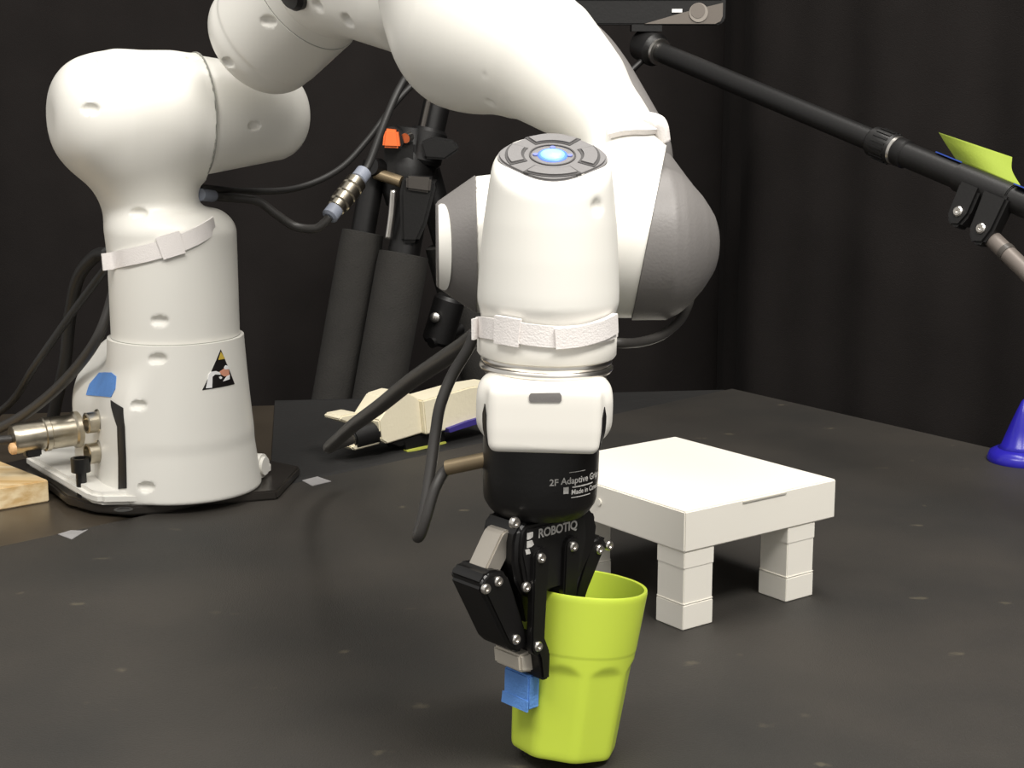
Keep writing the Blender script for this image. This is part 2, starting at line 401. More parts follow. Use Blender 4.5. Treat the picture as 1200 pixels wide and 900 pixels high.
# slot in the rear corner, made as a dark inset strip standing in a recess
sl = [(131, 469), (145, 478), (147, 500), (149, 572), (140, 573), (138, 500), (131, 476)]
sp_ = [hit(body, u, v)[0] for u, v in sl]
decal('cable_slot', body, sp_, .0008, BLACKP, base, 2)
# ear on the far right of the foot
e0 = P(303, 545, zc(BX)+.02)
obj('lifting_ear', *cyl(e0-A(.006, 0, 0), e0+A(.008, -.004, 0), .0125, 20), WHITE, base, smooth=.6, bevel=.003)
# sockets, plug
def plugframe(u, v): p, g = hit(body, u, v); return p
ax_ = unit(nr+A(-.25, .25, 0))
for (u, v) in ((115, 494), (116, 530)):
    p = plugframe(u, v)
    obj('socket', *lathe([(.0125, -.004), (.0125, 0), (.0105, .002), (.0105, .012), (.009, .0125), (.008, .0125), (.008, .006), (.001, .006)], p, nr, 28), NICKEL, base, smooth=.6)
pk = hit(body, 115, 541)[0]+nr*.011
bl = pk+A(-.004, -.010, -.004)
obj('bolt', *join(cyl(bl+A(0, 0, -.030+.0), bl+A(0, 0, .0), .0052, 16), lathe([(.0095, -.002), (.0095, .012), (.006, .012), (.006, .007), (0, .007)], bl, (0, 0, 1), 24)), BLACK, base, smooth=.6)
pp = plugframe(92, 503)
# ---- shoulder link
J2z = zof(136, 1.60)
J2 = A(BX[0], BX[1], J2z); ah = unit(A(.88, .473, 0))
col = Dcyl(BX+A(0, 0, zs-.03), BX+A(0, 0, zof(246, 1.597)), CR, .022)
col = Cut(.010, col, P(264, 262, 1.58), unit(A(.66, -.15, .74)))
nk0, nk1 = P(194, 300, zc(BX)-.03), P(160, 188, zc(BX)-.075)
neck = Dcone(nk0, nk1, px(56, nk0), px(54, nk1))
s0, s1 = J2-ah*.080, J2+ah*.030
shd = Dcyl(s0, s1, .0605, .028)
shd = U(.01, shd, Dcyl(J2-ah*.05, s1+ah*.02, .0605, .003))
cap = Dcyl(J2-ah*.112, J2, .0595, .046)
bulge = Dcone(P(100, 135, 1.50), P(165, 150, 1.545), px(40, J2), px(58, J2))
shd = Cut(.0006, U(.01, shd, cap), J2+ah*.0302, ah)
link1 = U(.012, U(.030, neck, shd), col)
for u, v, r, up in ((106, 128, .008, .012), (163, 250, .008, .012), (187, 376, .008, .012), (105, 72, .008, .03), (177, 70, .007, .03), (225, 68, .006, .03)):
    link1 = dimple(link1, u, v, r)
shoulder = sdf('shoulder', link1, .0020, WHITE, arm, [(A(0, 0, zs+.0002), (0, 0, -1))])
# ---- upper arm link (hub + tube)
hub2 = Dcyl(J2+ah*.01, J2+ah*.142, .0618, .030, .041)
hub2 = Cut(.0006, hub2, J2+ah*.0306, -ah)
e_, s_ = P(291, 62, 1.53), P(359, -4, 1.475); k_ = P(420, -62, 1.39)
ud = unit(s_-e_); ud2 = unit(k_-s_)
tub = Dcyl(e_-ud*.004, s_+ud*.03, px(70, e_), .03)
tub = U(.004, tub, Dcyl(e_+ud*.035, s_+ud*.03, px(70, e_), .001))
link2 = U(.022, hub2, tub)
for u, v, r in ((298, 147, .0065), (315, 25, .008), (267, 73, .008)):
    link2 = dimple(link2, u, v, r)
upper = sdf('upper_arm', link2, .0020, WHITE, arm, [(s_-ud*.0002, ud)])
# ---- elbow link
t0, t1 = P(398, -34, 1.37), P(478, -2, 1.27)
link3 = U(.02, Dcyl(s_-ud*.02, s_+ud*.05, px(70, e_), .001), Dcone(s_+ud*.05, k_, px(70, s_), px(68, k_)))
elbow = sdf('elbow', link3, .003, WHITE, arm, [(s_+ud*.0002, -ud)])
link4 = U(.02, Dcone(t0, t1, px(71, t0), px(65, t1)), Dcone(P(400, -130, 1.37), t0, .05, .05))
for u, v in ((407, 24), (372, 6)):
    link4 = dimple(link4, u, v, .008)
elb2 = sdf('elbow_housing', link4, .003, WHITE, arm)
q, g = hit(U(.001, link3, link4), 345, -12)
obj('stop_button', *lathe([(.017, -.006), (.017, .003), (.014, .007), (0, .008)], q, g, 28), BLACKP, elbow, smooth=.6)
# ---- forearm
def S(u, v, Z, r): p = P(u, v, Z); return p, r*Z/F
ch = [S(553, -24, 1.19, 100), S(560, 28, 1.16, 94), S(636, 70, 1.12, 63), S(681, 108, 1.10, 45), S(721, 152, 1.075, 31), S(752, 205, 1.06, 40)]
fore = U(.03, *[Dcone(a[0], b[0], a[1], b[1]) for a, b in zip(ch, ch[1:])])
fore = U(.03, fore, Dcone(P(553, -24, 1.19), P(520, -150, 1.23), .062, .055))
for u, v, r in ((575, 121, .005), (568, 88, .0018)):
    p, g = hit(fore, u, v); fore = Sub(.001, fore, Dsph(p+g*r*.5, r))
WA = .95                                                           # distance plane of the wrist axis
hc = PY(677, 286, 1.042); hd = unit(A(1, .05, 0)); kx = lambda u: (u-677)*zc(hc)/F
rp = [(512, 47), (514, 49.5), (535, 64), (557, 79), (600, 84), (735, 87), (780, 87), (795, 80), (805, 72), (812, 65), (822, 54), (831, 41), (837, 31), (841, 19), (842.5, 9), (843, 0)]
hub = Drev(hc, hd, [kx(u) for u, r in rp], [px(r, hc) for u, r in rp])
wn = unit(np.cross(unit(P(737, 370, 1.02)-P(777, 170, 1.02)), ray(757, 270))); wn = wn if wn[0] > 0 else -wn
wp = P(760, 275, 1.03)
hubW = Cut(.001, hub, hc+hd*kx(556), -hd)
nd = Dcone(P(735, 190, 1.05), P(748, 250, 1.045), px(40, hc), px(52, hc))
foreW = U(.02, fore, U(.02, hubW, nd))
forearm = sdf('forearm', foreW, .0026, WHITE, arm, [(wp, wn)])
foreW = Cut(.001, foreW, wp, wn)
chg = [S(660, 72, 1.15, 56), S(693, 108, 1.125, 51), S(735, 157, 1.10, 39), S(748, 190, 1.09, 38)]
cq = spline([[*a[0], a[1]] for a in chg], 5)
back = U(.006, *[Dcone(a[:3], b[:3], a[3], b[3]) for a, b in zip(cq, cq[1:])])
sdf('back_cover', back, .003, GREY, forearm, label='grey cover along the back of the forearm')
hubR = U(.015, grow(hub, .0012), Dcone(P(750, 190, 1.09), P(762, 235, 1.08), px(37, hc), px(55, hc)))
sdf('joint_cover', hubR, .0024, GREY, forearm, [(wp+wn*.0003, -wn)], label='grey dome on the right of the wrist joint')
hubL = grow(hub, .0006)
lc = sdf('joint_cover', hubL, .002, GREY, forearm, [(hc+hd*kx(557), hd)], label='grey cone on the left of the wrist joint')
vf = unit(-Y_-hd*np.dot(-Y_, hd)); vu = np.cross(hd, vf); vu = vu if vu[2] > 0 else -vu
Vo = []
for k in range(25):                                                 # pale oval let into the cone, facing the viewer
    ph = math.radians(-66+132*k/24); e = math.sqrt(max(0, 1-(ph/math.radians(66.5))**2))
    for ux in (529-13*(1-e)-.5, 514.2):
        R_ = px(np.interp(ux, [r[0] for r in rp], [r[1] for r in rp]), hc)+.0016
        for dr in (0, -.0016): Vo.append(hc+hd*kx(ux)+(R_+dr)*(vf*math.cos(ph)+vu*math.sin(ph)))
Fo = [(0, 1, 3, 2), (96, 98, 99, 97)]
for k in range(24):
    a = 4*k; Fo += [(a, a+2, a+6, a+4), (a+1, a+5, a+7, a+3), (a, a+4, a+5, a+1), (a+2, a+3, a+7, a+6)]
obj('oval_inset', Vo, Fo, WHITE, lc, smooth=.6)
# ---- wrist
T, Fl, Pm, OG = PY(647.5, 168, WA), PY(640, 432, WA), PY(632, 600, WA), PY(630.5, 642, WA)
au = unit(T-Fl)
fr = unit(A(-.02, -1, 0)); fr = unit(fr-au*np.dot(fr, au)); sd = np.cross(fr, au)     # wrist frame: front, side, up
def wt(v): return np.dot(PY(640, v, WA)-Fl, au)
prof = [(150, 64), (170, 67), (195, 70), (220, 73.5), (260, 78), (300, 81), (340, 83), (352, 83), (363, 80), (372, 78), (400, 78)]
ts = [wt(v) for v, r in prof][::-1]; rs = [px(r, PY(640, v, WA)) for v, r in prof][::-1]
wr = Drev(Fl, au, ts, rs)
tilt = math.radians(23); pn = unit(au*math.cos(tilt)+fr*math.sin(tilt))
pcn = PY(647.5, 184, WA)
wrs = Cut(.007, wr, pcn-pn*.0002, pn)
conn = Dcone(hc-hd*.03, PY(640, 300, WA+.03), px(70, hc), px(66, hc))
wrs = U(.012, wrs, Dcyl(PY(640, 285, WA+.09), PY(640, 285, WA+.02), px(70, hc), .01))
p, g = hit(wrs, 699, 236)
wrs = Sub(.001, wrs, Dcone(p+g*.002+A(0, 0, -.003), p+g*.008+A(0, 0, -.003), .005, .005))
wrist = sdf('wrist', wrs, .0022, WHITE, arm)
# pilot disc with buttons and light
pe = unit(sd-pn*np.dot(sd, pn)); pf = np.cross(pn, pe)
if np.dot(pe, X) < 0: pe = -pe
if np.dot(pf, fr) > 0: pf = -pf                                    # pf points away from the viewer
def lobe(R, n=72):
    out = []
    for k in range(n):
        a = 2*math.pi*k/n; c = math.cos(4*(a))
        out.append((R*(1+.055*c)*math.cos(a)*1.0, R*(1+.055*c)*math.sin(a)*.97))
    return out
RP = px(61, pcn)
obj('pilot_disc', *prism(lobe(RP), pcn, pe, pf, pn, -.010, .0010), PILOT, wrist, smooth=.6, bevel=.0012, label='grey control disc on top')
pd = [c for c in arm.children if c.name.startswith('wrist')][0].children[0]
def arcpoly(r0, r1, a0, a1, n=10):
    return [(r0*math.cos(a), r0*math.sin(a)) for a in np.linspace(a0, a1, n)]+[(r1*math.cos(a), r1*math.sin(a)) for a in np.linspace(a1, a0, n)]
obj('ring', *prism(arcpoly(RP*.45, RP*.42, 0, 6.28, 48), pcn, pe, pf, pn, 0, .0016), PILOTD, wrist)
for k, a in enumerate((-90, 0, 90, 180)):
    a = math.radians(a); wd = .62 if k in (0, 2) else .5
    obj('button', *prism(arcpoly(RP*.57, RP*.90, a-wd, a+wd), pcn, pe, pf, pn, 0, .0022), PILOT, wrist, smooth=.6, bevel=.0012)
    obj('button_groove', *prism(arcpoly(RP*.55, RP*.915, a-wd-.025, a+wd+.025), pcn, pe, pf, pn, 0, .0014), PILOTD, wrist)
obj('light', *lathe([(px(14, pcn), 0), (px(14, pcn), .0020), (px(10, pcn), .0026), (0, .0029)], pcn, pn, 32), LED, wrist, smooth=True, label='glowing blue light')
obj('light_halo', *lathe([(px(17.5, pcn), 0), (px(17.5, pcn), .0014), (px(13.5, pcn), .0018)], pcn, pn, 32), LEDR, wrist, smooth=True)  # glowing ring added to imitate the halo around the light
for k in range(3):
    a = math.radians((180, 90, 0)[k]); q = pcn+pe*RP*.33*math.cos(a)+pf*RP*.33*math.sin(a)
    obj('marking', *lathe([(.0016, 0), (.0016, .0017), (0, .0017)], q, pn, 12), LEDM, wrist)
# flange stack below the wrist
def ringpart(name, v0, v1, hw, m, par, r2=None):
    a, b = wt(v1), wt(v0); r = px(hw, Fl)
    return obj(name, *lathe([(r*.9, a), (r-.001, a), (r, a+.0015), (r, b-.0015), (r-.001, b), (r*.9, b)], Fl, au, 72), m, par, smooth=.7)
ringpart('flange_collar', 388, 415, 81.5, WHITE2, arm)
ringpart('flange_ring', 415, 424, 77, CHROME, arm); ringpart('flange_ring', 424.5, 432, 78.5, CHROME, arm)
ringpart('adapter', 432, 497, 71, STEEL, arm)
# white housing in front of the flange
hf = lambda u, v, dy: PY(u, v, WA-dy)
hc0 = PY(638, 468, WA); hz = px(42, hc0)
shell = U(.006, Dbox(hc0+fr*.030-au*.002, sd, fr, au, px(62, hc0), .024, px(37.5, hc0), .005), Dcyl(hc0+fr*.020-sd*px(75, hc0), hc0+fr*.020+sd*px(75, hc0), px(36, hc0), .009))
shell = Cut(.004, shell, hc0+fr*.0525, fr)
shell = U(.01, shell, Dbox(hc0+fr*.01, sd, fr, au, px(70, hc0), .036, px(30, hc0), .01))
shell = Cut(.006, shell, hc0-fr*.036, -fr)
hs = sdf('wrist_housing', shell, .0018, WHITE2, arm)
for sgn in (-1, 1):
    q = hc0+sd*sgn*px(66, hc0)+fr*.022-au*.004
    pp_ = [snap(shell, (q+fr*y+au*z)[None])[0] for y, z in ((.024, .010), (.027, .004), (.027, -.014), (.024, -.018), (.021, -.014), (.021, .004))]
    decal('side_slot', shell, pp_, .0006, BLACKP, hs, 2)
wb = [hit(shell, u, v)[0] for u, v in ((622, 461), (656, 461), (658, 463.5), (658, 469), (656, 471), (622, 471), (620, 469), (620, 463.5))]
decal('recess', shell, wb, .0006, GREY, hs, 2)
# seams drawn as narrow grooves with dark bottoms
def ringseam(c, axis, r, par):
    obj('seam', *lathe([(r-.004, -.0005), (r+.0002, -.0005), (r+.0002, .0005), (r-.004, .0005)], c, axis, 90), SEAM, par)
ringseam(BX+A(0, 0, zs), (0, 0, 1), CR, base); ringseam(J2+ah*.0304, ah, .0614, shoulder); ringseam(s_, ud, px(70, e_), upper)

# ---- warning sticker
st = thing('warning_sticker', tuple(hit(BASE_D, 256, 445)[0]), 'black triangular warning sticker with hand and arm pictogram on robot base', 'sticker')
def stick(name, pts, off, m): decal(name, BASE_D, [hit(BASE_D, u, v)[0] for u, v in pts], off, m, st, 2)
stick('backing', [(257.7, 409.5), (273.7, 450), (236.5, 457)], .0006, STKB)
stick('tip', [(257.9, 412.5), (262.6, 420.3), (255, 421.6)], .0010, STKY)
stick('arm_pictogram', [(240.5, 454.8), (244, 439), (247, 435.4), (252.5, 434.8), (257, 436.5), (257, 439), (251, 438.7), (248, 441.5), (248, 454.3)], .0010, STKW)
stick('hand_pictogram', [(256.5, 435.5), (261, 432), (266, 431.5), (267.5, 440), (261.5, 441), (258, 438.6)], .0012, STKH)
stick('sleeve_pictogram', [(261.5, 430.5), (263, 428), (265.8, 428.6), (266.5, 432.5), (262, 433)], .0014, STKW)
stick('sleeve_pictogram', [(260.2, 446.7), (265, 440.5), (267.3, 439), (267.6, 444.3)], .0014, STKW)
stick('fingertip_pictogram', [(255.8, 441.6), (257.8, 440.9), (259.3, 442.6), (258, 444.2), (256.2, 443.8)], .0014, STKW)

# ---- tape on the base
tp = [hit(BASE_D, u, v)[0] for u, v in ((117, 437), (131, 436.5), (136.5, 441), (136, 456), (131, 465.5), (101.5, 463), (106, 450))]
prop(decal('tape_patch', BASE_D, tp, .0007, TAPE), 'blue masking tape patch on the sloping back of robot base', 'tape')

# ---- plug, cables at the base
cbl = thing('power_cable', tuple(pp), 'dark cable with big shiny nickel plug in left side of robot base', 'cable')
d_ = unit(P(18, 514, zc(pp)-.035)-P(92, 503, zc(pp)))
obj('plug', *lathe([(.019, -.006), (.019, .004), (.0165, .006), (.0165, .030), (.0175, .031), (.0175, .036), (.0155, .037), (.0155, .064), (.014, .068), (.009, .069)], pp, d_, 40), NICKEL, cbl, smooth=.6)
obj('plug_latch', *box(pp+d_*.047-A(0, 0, .015)+A(.0, -.004, 0), d_, np.cross(Z_, d_), Z_, .008, .006, .005), BLACKP, cbl, bevel=.0015)
obj('plug_knob', *lathe([(.006, 0), (.006, .004), (.004, .006), (0, .006)], pp+d_*.062+A(.0, -.010, -.008), d_, 20), mat('amber_cap', (222, 178, 128), .4, bump=.05), cbl, smooth=.6)
ce = pp+d_*.069
obj('lead', *tube([ce-d_*.004, ce+d_*.03, ce+d_*.12+A(0, 0, -.01), ce+d_*.3+A(0, .05, -.02)], .0048, 12), CABLEG, cbl, smooth=True)
Zb = zc(BX)+.01
def cable(name, pts, r, m, label, **k):
    return prop(obj(name, *tube([P(*p) for p in pts], r, 12), m, smooth=True), label, 'cable', **k)
cable('signal_cable', [(126, 297, 1.70), (112, 300, 1.72), (92, 325, 1.75), (82, 370, 1.78), (76, 425, 1.80), (64, 480, 1.83), (56, 530, 1.85)], .0070, RUBBER, 'thick black cable dropping straight down left behind robot base')
cable('signal_cable', [(131, 306, 1.66), (112, 330, 1.68), (75, 380, 1.70), (40, 430, 1.72), (8, 476, 1.78), (-60, 520, 1.84)], .0042, RUBBER, 'thinnest black cable slanting from base strap to left frame edge')
cable('signal_cable', [(136, 310, 1.62), (131, 350, 1.62), (112, 400, 1.62), (76, 446, 1.66), (34, 482, 1.70), (-6, 504, 1.72), (-60, 522, 1.72)], .0056, CABLEG, 'grey-black cable curving from base strap towards the nickel plug')
# connector cable right of the shoulder
jc = thing('joint_cable', tuple(P(240, 228, 1.66)), 'dark cable with in-line metal coupling hanging right of robot shoulder', 'cable')
a0, a1 = P(386, 254, 1.70), P(427, 201, 1.74); d2 = unit(a1-a0); L2 = np.linalg.norm(a1-a0)
obj('lead', *tube([P(236, 228, 1.610), P(262, 231, 1.66), (P(300, 235, 1.68)), P(322, 250, 1.69), P(345, 265, 1.70), P(368, 268, 1.70), P(380, 261, 1.70), a0], .0048, 12), CABLEG, jc, smooth=True)
obj('lead', *tube([a1, P(434, 188, 1.75), P(452, 140, 1.80), P(470, 100, 1.82), P(500, 55, 1.82)], .0044, 12), RUBBER, jc, smooth=True)
s_c = L2
gb = mat('blue_grey_boot', (140, 146, 160), .5, bump=.05)
obj('coupling', *lathe([(.008, .16*s_c), (.0098, .18*s_c), (.0098, .27*s_c), (.0115, .29*s_c), (.0115, .42*s_c), (.010, .44*s_c), (.0115, .46*s_c), (.0115, .60*s_c), (.010, .62*s_c), (.0115, .64*s_c), (.0115, .76*s_c), (.0098, .78*s_c), (.008, .80*s_c)], a0, d2, 28), NICKEL, jc, smooth=.5, label='knurled metal coupling')
for f0, f1 in ((-.02, .17), (.79, .99)): obj('boot', *lathe([(.006, f0*s_c), (.0088, (f0+.03)*s_c), (.0088, f1*s_c), (.006, f1*s_c+.0005)], a0, d2, 24), gb, jc, smooth=.6)
obj('ferrule', *cyl(P(234, 228, 1.607), P(249, 229.5, 1.637), .0062, 16), gb, jc, smooth=.6)
cable('signal_cable', [(236, 220, 1.615), (285, 224, 1.70), (345, 221, 1.76), (395, 200, 1.80), (430, 165, 1.84), (460, 125, 1.88), (492, 92, 1.90), (530, 70, 1.9)], .0036, RUBBER, 'thin black cable looping from shoulder up behind the forearm')

# ---- straps
def strap(name, pts, d, wpx, label, zfix=None, th=.0016, extra=None):
    pp2, nn2 = [], []
    for i, (u, v) in enumerate(pts):
        p, g = hit(d, u, v); pp2.append(p); nn2.append(g)
    if extra:
        for u, v, Z in extra: pp2.insert(0, P(u, v, Z)); nn2.insert(0, nn2[0])
    k = 6; pp2, nn2 = spline(pp2, k), spline(nn2, k); nn2 /= nrm(nn2)[:, None]
    tt2 = np.gradient(pp2, axis=0); hv = np.cross(nn2, tt2); hv /= nrm(hv)[:, None]
    if extra:
        hv = Z_-tt2*(tt2@Z_/(tt2*tt2).sum(1))[:, None]; hv /= nrm(hv)[:, None]; nn2 = np.cross(tt2, hv); nn2 /= nrm(nn2)[:, None]; nn2 *= -np.sign((nn2@ray(*pts[len(pts)//2])).mean())
    Zm = zc(pp2.mean(0)); pp2 = pp2+nn2*.0008
    return ribbon(pp2, nn2, hv*wpx/2*Zm/F, th)
s1t = thing('cable_strap', tuple(hit(link1, 190, 288)[0]), 'white hook-and-loop strap wound around the robot base column', 'strap')
obj('band', *strap('b', [(134, 305), (150, 301.5), (170, 297), (190, 291.5), (210, 285), (230, 276), (243, 268), (249, 263)], link1, 20, '', extra=[(119, 307, zc(hit(link1, 139, 304)[0]))]), VELCRO, s1t, smooth=.5)
obj('overlap', *strap('b', [(188, 291), (197, 288), (206, 285), (213, 283)], link1, 27, '', th=.0032), VELCRO, s1t, smooth=.5)
s2t = thing('cable_strap', tuple(hit(foreW, 750, 152)[0]), 'white hook-and-loop strap around forearm beside grey dome', 'strap')
fb = U(.005, foreW, back)
obj('band', *strap('b', [(716, 156), (728, 154), (740, 153), (752, 152), (762, 151), (770, 151)], fb, 23, '', th=.004), VELCRO, s2t, smooth=.5)
lo_ = P(770, 152, zc(hit(fb, 762, 151)[0]))
obj('loose_end', *tube([lo_+A(-.012, -.003, .008), lo_+A(0, -.003, .004), lo_+A(.005, -.002, -.008)], [.004, .006, .004], 10), VELCRO, s2t, smooth=True)
s3t = thing('cable_strap', tuple(hit(wrs, 636, 382)[0]), 'white hook-and-loop strap around wrist just above silver ring', 'strap')
colr = Dcyl(Fl+au*wt(420), Fl+au*wt(355), px(80.5, Fl), .002)
obj('band', *strap('b', [(562, 383), (575, 384), (600, 388), (625, 392), (650, 394), (675, 393), (700, 389), (714, 385), (719, 382)], colr, 25, '', extra=[(551, 386, zc(hit(colr, 566, 385)[0]))]), VELCRO, s3t, smooth=.5)
obj('overlap', *strap('b', [(585, 385), (598, 387), (612, 389.5)], colr, 33, '', th=.003), VELCRO, s3t, smooth=.5)
obj('overlap', *strap('b', [(650, 396), (675, 393), (700, 386), (716, 378)], colr, 24, '', th=.0034), VELCRO, s3t, smooth=.5)

# ================================================================== GRIPPER
ug = au; og = unit(A(.73, .68, 0)); og = unit(og-ug*np.dot(og, ug)); ng = np.cross(og, ug); 
if ng[1] > 0: ng = -ng
gr = thing('gripper', tuple(Pm), 'black two-finger gripper under the wrist holding the green cup', 'gripper')
def gpt(a, b, d): return OG+og*a+ng*b-ug*d
def vt(v): return np.dot(PY(632, v, WA)-Pm, ug)
bp = [(490, 66), (492, 68), (555, 67.5), (578, 66.5), (584, 65), (592, 60), (598, 54), (599, 40)]
RB = px(67.5, Pm)
gb_ = obj('body', *lathe([(px(r, Pm), vt(v)) for v, r in bp][::-1], Pm, ug, 72), BLACK, gr, smooth=.5)
pol = [(-.026, -.026), (.026, -.026), (.033, -.022), (.037, -.012), (.036, -.001), (.030, .010), (.022, .022), (-.024, .024), (-.031, .012), (-.034, .0), (-.034, -.012), (-.032, -.021)]
palm = obj('palm', *prism(pol, OG, og, -ug, ng, -.0165, .0165), BLACK, gr, smooth=.5, bevel=.004, segs=3)
for sg in (-1, 1): obj('palm_cheek', *prism([(-.026, -.020), (.022, -.020), (.024, -.006), (.018, .020), (-.022, .020), (-.029, -.006)], OG, og, -ug, ng, sg*.0165, sg*.0172) if sg > 0 else prism([(-.026, -.020), (.022, -.020), (.024, -.006), (.018, .020), (-.022, .020), (-.029, -.006)], OG, og, -ug, ng, -.0172, -.0165), BLACKP, gr)
SCREW = None
def screw(a, b, d, r, par):
    global SCREW
    p = gpt(a, b, d)
    if SCREW is None:
        o = obj('screw', *lathe([(.0032, -.001), (.0032, .0006), (.0026, .0016), (.0013, .0016), (.0013, .0008), (0, .0008)], p, ng, 16), CHROME, par, smooth=.5, origin=p); SCREW = o
    else:
        o = SCREW.copy(); COL.objects.link(o); o.parent = par; o.location = p-WL[par]; o.scale = (r/.0032,)*3
    return o
MC = -.0048
def bar(p0, p1, wd, b0, b1, wd1=None):
    p0, p1 = A(*p0), A(*p1); t = unit(p1-p0); n = A(-t[1], t[0]); wd1 = wd1 or wd; pl = []
    for k in range(9): a = math.pi/2+math.pi*k/8; pl.append(p0+wd/2*(t*math.cos(a)+n*math.sin(a)))
    for k in range(9): a = -math.pi/2+math.pi*k/8; pl.append(p1+wd1/2*(t*math.cos(a)+n*math.sin(a)))
    return prism([tuple(q) for q in pl], OG, og, -ug, ng, b0, b1)
FGX = mat('finger_grey_block', (204, 197, 184), .5, 0, bump=.05)
for sg, nm in ((1, 'outside'), (-1, 'inside')):
    m = (lambda a, d: (a, d)) if sg == 1 else (lambda a, d: (2*MC-a-(.006 if d < .03 and a < -.03 else 0), d))
    knl = [m(-.033, -.0125), m(-.051, .0135)] if sg == 1 else [(.026, -.008), (.042, .008)]
    obj('outer_knuckle', *bar(knl[0], knl[1], .013, -.008, .008, .011), STEEL, gr, smooth=.5, bevel=.0012)
    fg = obj('finger', *prism([m(*q) for q in ([(-.060, .009), (-.058, .004), (-.053, .001), (-.043, .002), (-.037, .006), (-.030, .022), (-.021, .044), (-.0185, .053), (-.022, .0575), (-.030, .0565), (-.037, .050)] if sg == 1 else [(-.064, .002), (-.060, -.003), (-.048, -.003), (-.044, .003), (-.036, .022), (-.022, .046), (-.018, .055), (-.022, .0595), (-.030, .0585), (-.042, .030)])], OG, og, -ug, ng, -.0145, .0145), BLACK, gr, smooth=.5, bevel=.003, segs=3)
    for b0, b1 in ((.0150, .0208), (-.0208, -.0150)):
        obj('inner_link', *bar(m(-.0165, -.002) if sg == 1 else (.0095, -.004), m(-.0175, .0535), .0125, b0, b1, .011), BLACK, gr, smooth=.5, bevel=.001)
    tip = obj('fingertip', *prism([m(*q) for q in ((-.0215, .050), (-.0125, .047), (-.0062, .060), (-.0062, .0765), (-.0130, .0765), (-.0155, .062))], OG, og, -ug, ng, *((-.0205, .0205) if sg == 1 else (-.0100, .0100))), BLACK, gr, smooth=.5, bevel=.0015)
    obj('fingertip_block', *prism([m(*q) for q in ((-.0250, .060), (-.0150, .0590), (-.0125, .062), (-.0125, .073), (-.0235, .071))], OG, og, -ug, ng, -.012, .0125), FGX, gr, smooth=.5, bevel=.0015, label='pale grey metal block at fingertip')
    if sg == 1: obj('finger_web', *prism([(-.028, .008), (-.0085, .008), (-.0085, .041), (-.019, .041)], OG, og, -ug, ng, -.010, .010), BLACK, gr, bevel=.001)
    obj('finger_pad', *prism([m(*q) for q in ((-.0145, .0760), (-.0062, .0760), (-.0062, .0965), (-.0145, .0965))], OG, og, -ug, ng, -.0105, .0105), BLACKP, gr, bevel=.001)
    for a, d, b in ((-.0175, -.002, .0208), (-.0180, .0530, .0208), (-.0305, .0475, .0145), (-.0258, .0152, .0172), (-.0555, .0108, .0145), (-.0460, .0082, .0145)):
        if sg == -1 and d < 0: q = (.0095, -.004)
        elif sg == -1 and a < -.04: q = ((.0475, .0040), (.0390, .0050))[a > -.05]
        else: q = m(a, d)
        if sg == -1 and a == -.0258: continue
        screw(q[0], b, q[1], .0032, gr)
screw(-.0365, .0172, -.0262, .0036, gr)
# tape over the outer fingertip
c0 = OG
tpv = prism([(-.0156, .0757), (-.0059, .0757), (-.0059, .0978), (-.0156, .0978)], OG, og, -ug, ng, -.0112, .0112)
tpo = thing('fingertip_tape', tuple(gpt(-.01, 0, .0978)), 'blue masking tape wrapped around gripper fingertip outside the cup', 'tape')
obj('wrap', *tpv, TAPE, tpo, smooth=.5, bevel=.001)
obj('loose_edge', *prism([(-.0160, .0915), (-.0154, .0915), (-.0154, .0985), (-.0168, .0985)], OG, og, -ug, ng, -.0116, .0113), TAPE, tpo)
# lettering
def text(body, size, name, par, place, bold=0, space=1):
    cu = bpy.data.curves.new('t', 'FONT'); cu.body = body; cu.size = size; cu.extrude = 0; cu.offset = bold; cu.space_character = space; cu.resolution_u = 3
    to = bpy.data.objects.new('t', cu); COL.objects.link(to); bpy.context.view_layer.update()
    me = bpy.data.meshes.new_from_object(to.evaluated_get(bpy.context.evaluated_depsgraph_get())); bpy.data.objects.remove(to)
    bm = bmesh.new(); bm.from_mesh(me)
    V = [place(v.co.x, v.co.y) for v in bm.verts]; bm.verts.index_update(); Fc = [tuple(v.index for v in f.verts) for f in bm.faces]; bm.free()
    return obj(name, V, Fc, INK, par)
phi0 = math.atan2(np.dot(ng, fr), np.dot(ng, sd))
def onbody(ang, v0):
    """wrap text round the gripper body, starting at angle ang from the side axis."""
    def f(x, y):
        a = ang+x/RB; h = vt(v0)+y; r = RB+.0003
        return Pm+ug*h+r*(sd2*math.cos(a)+fr2*math.sin(a))
    return f
sd2 = unit(sd-ug*np.dot(sd, ug)); fr2 = np.cross(ug, sd2)
if np.dot(sd2, X) < 0: sd2 = -sd2; fr2 = np.cross(ug, sd2)
if np.dot(fr2, A(0, 1, 0)) > 0: pass
# angle 0 = right side; fr2 points away (+Y) so front is -90 degrees, x grows towards the right
an = lambda u: -math.pi/2+math.asin(max(-1, min(1, (u-632)/67.5)))
text('2F', .0056, 'lettering', gb_, onbody(an(642), 552), .00010)
text('Adaptive Gripper', .0056, 'lettering', gb_, onbody(an(655), 551), .00010)
text('Made in Canada', .0042, 'lettering', gb_, onbody(an(667), 563.5), .00008)
for u0, L, v0, hgt in ((664, .012, 538.5, .0004), (668, .018, 556, .0008), (667, .016, 567.5, .0005), (658, .0034, 562, .004)):
    f = onbody(an(u0), v0); xs = np.linspace(0, L, 14); V = [f(x, y) for x in xs for y in (0, hgt)]
    obj('print_line', V, [(2*i, 2*i+2, 2*i+3, 2*i+1) for i in range(13)], INK, gb_)
onpalm = lambda a0, d0: (lambda x, y: gpt(a0+x, .01745, d0-y))
text('ROBOTIQ', .0076, 'lettering', palm, onpalm(-.0172, -.0135), .00022, .95)
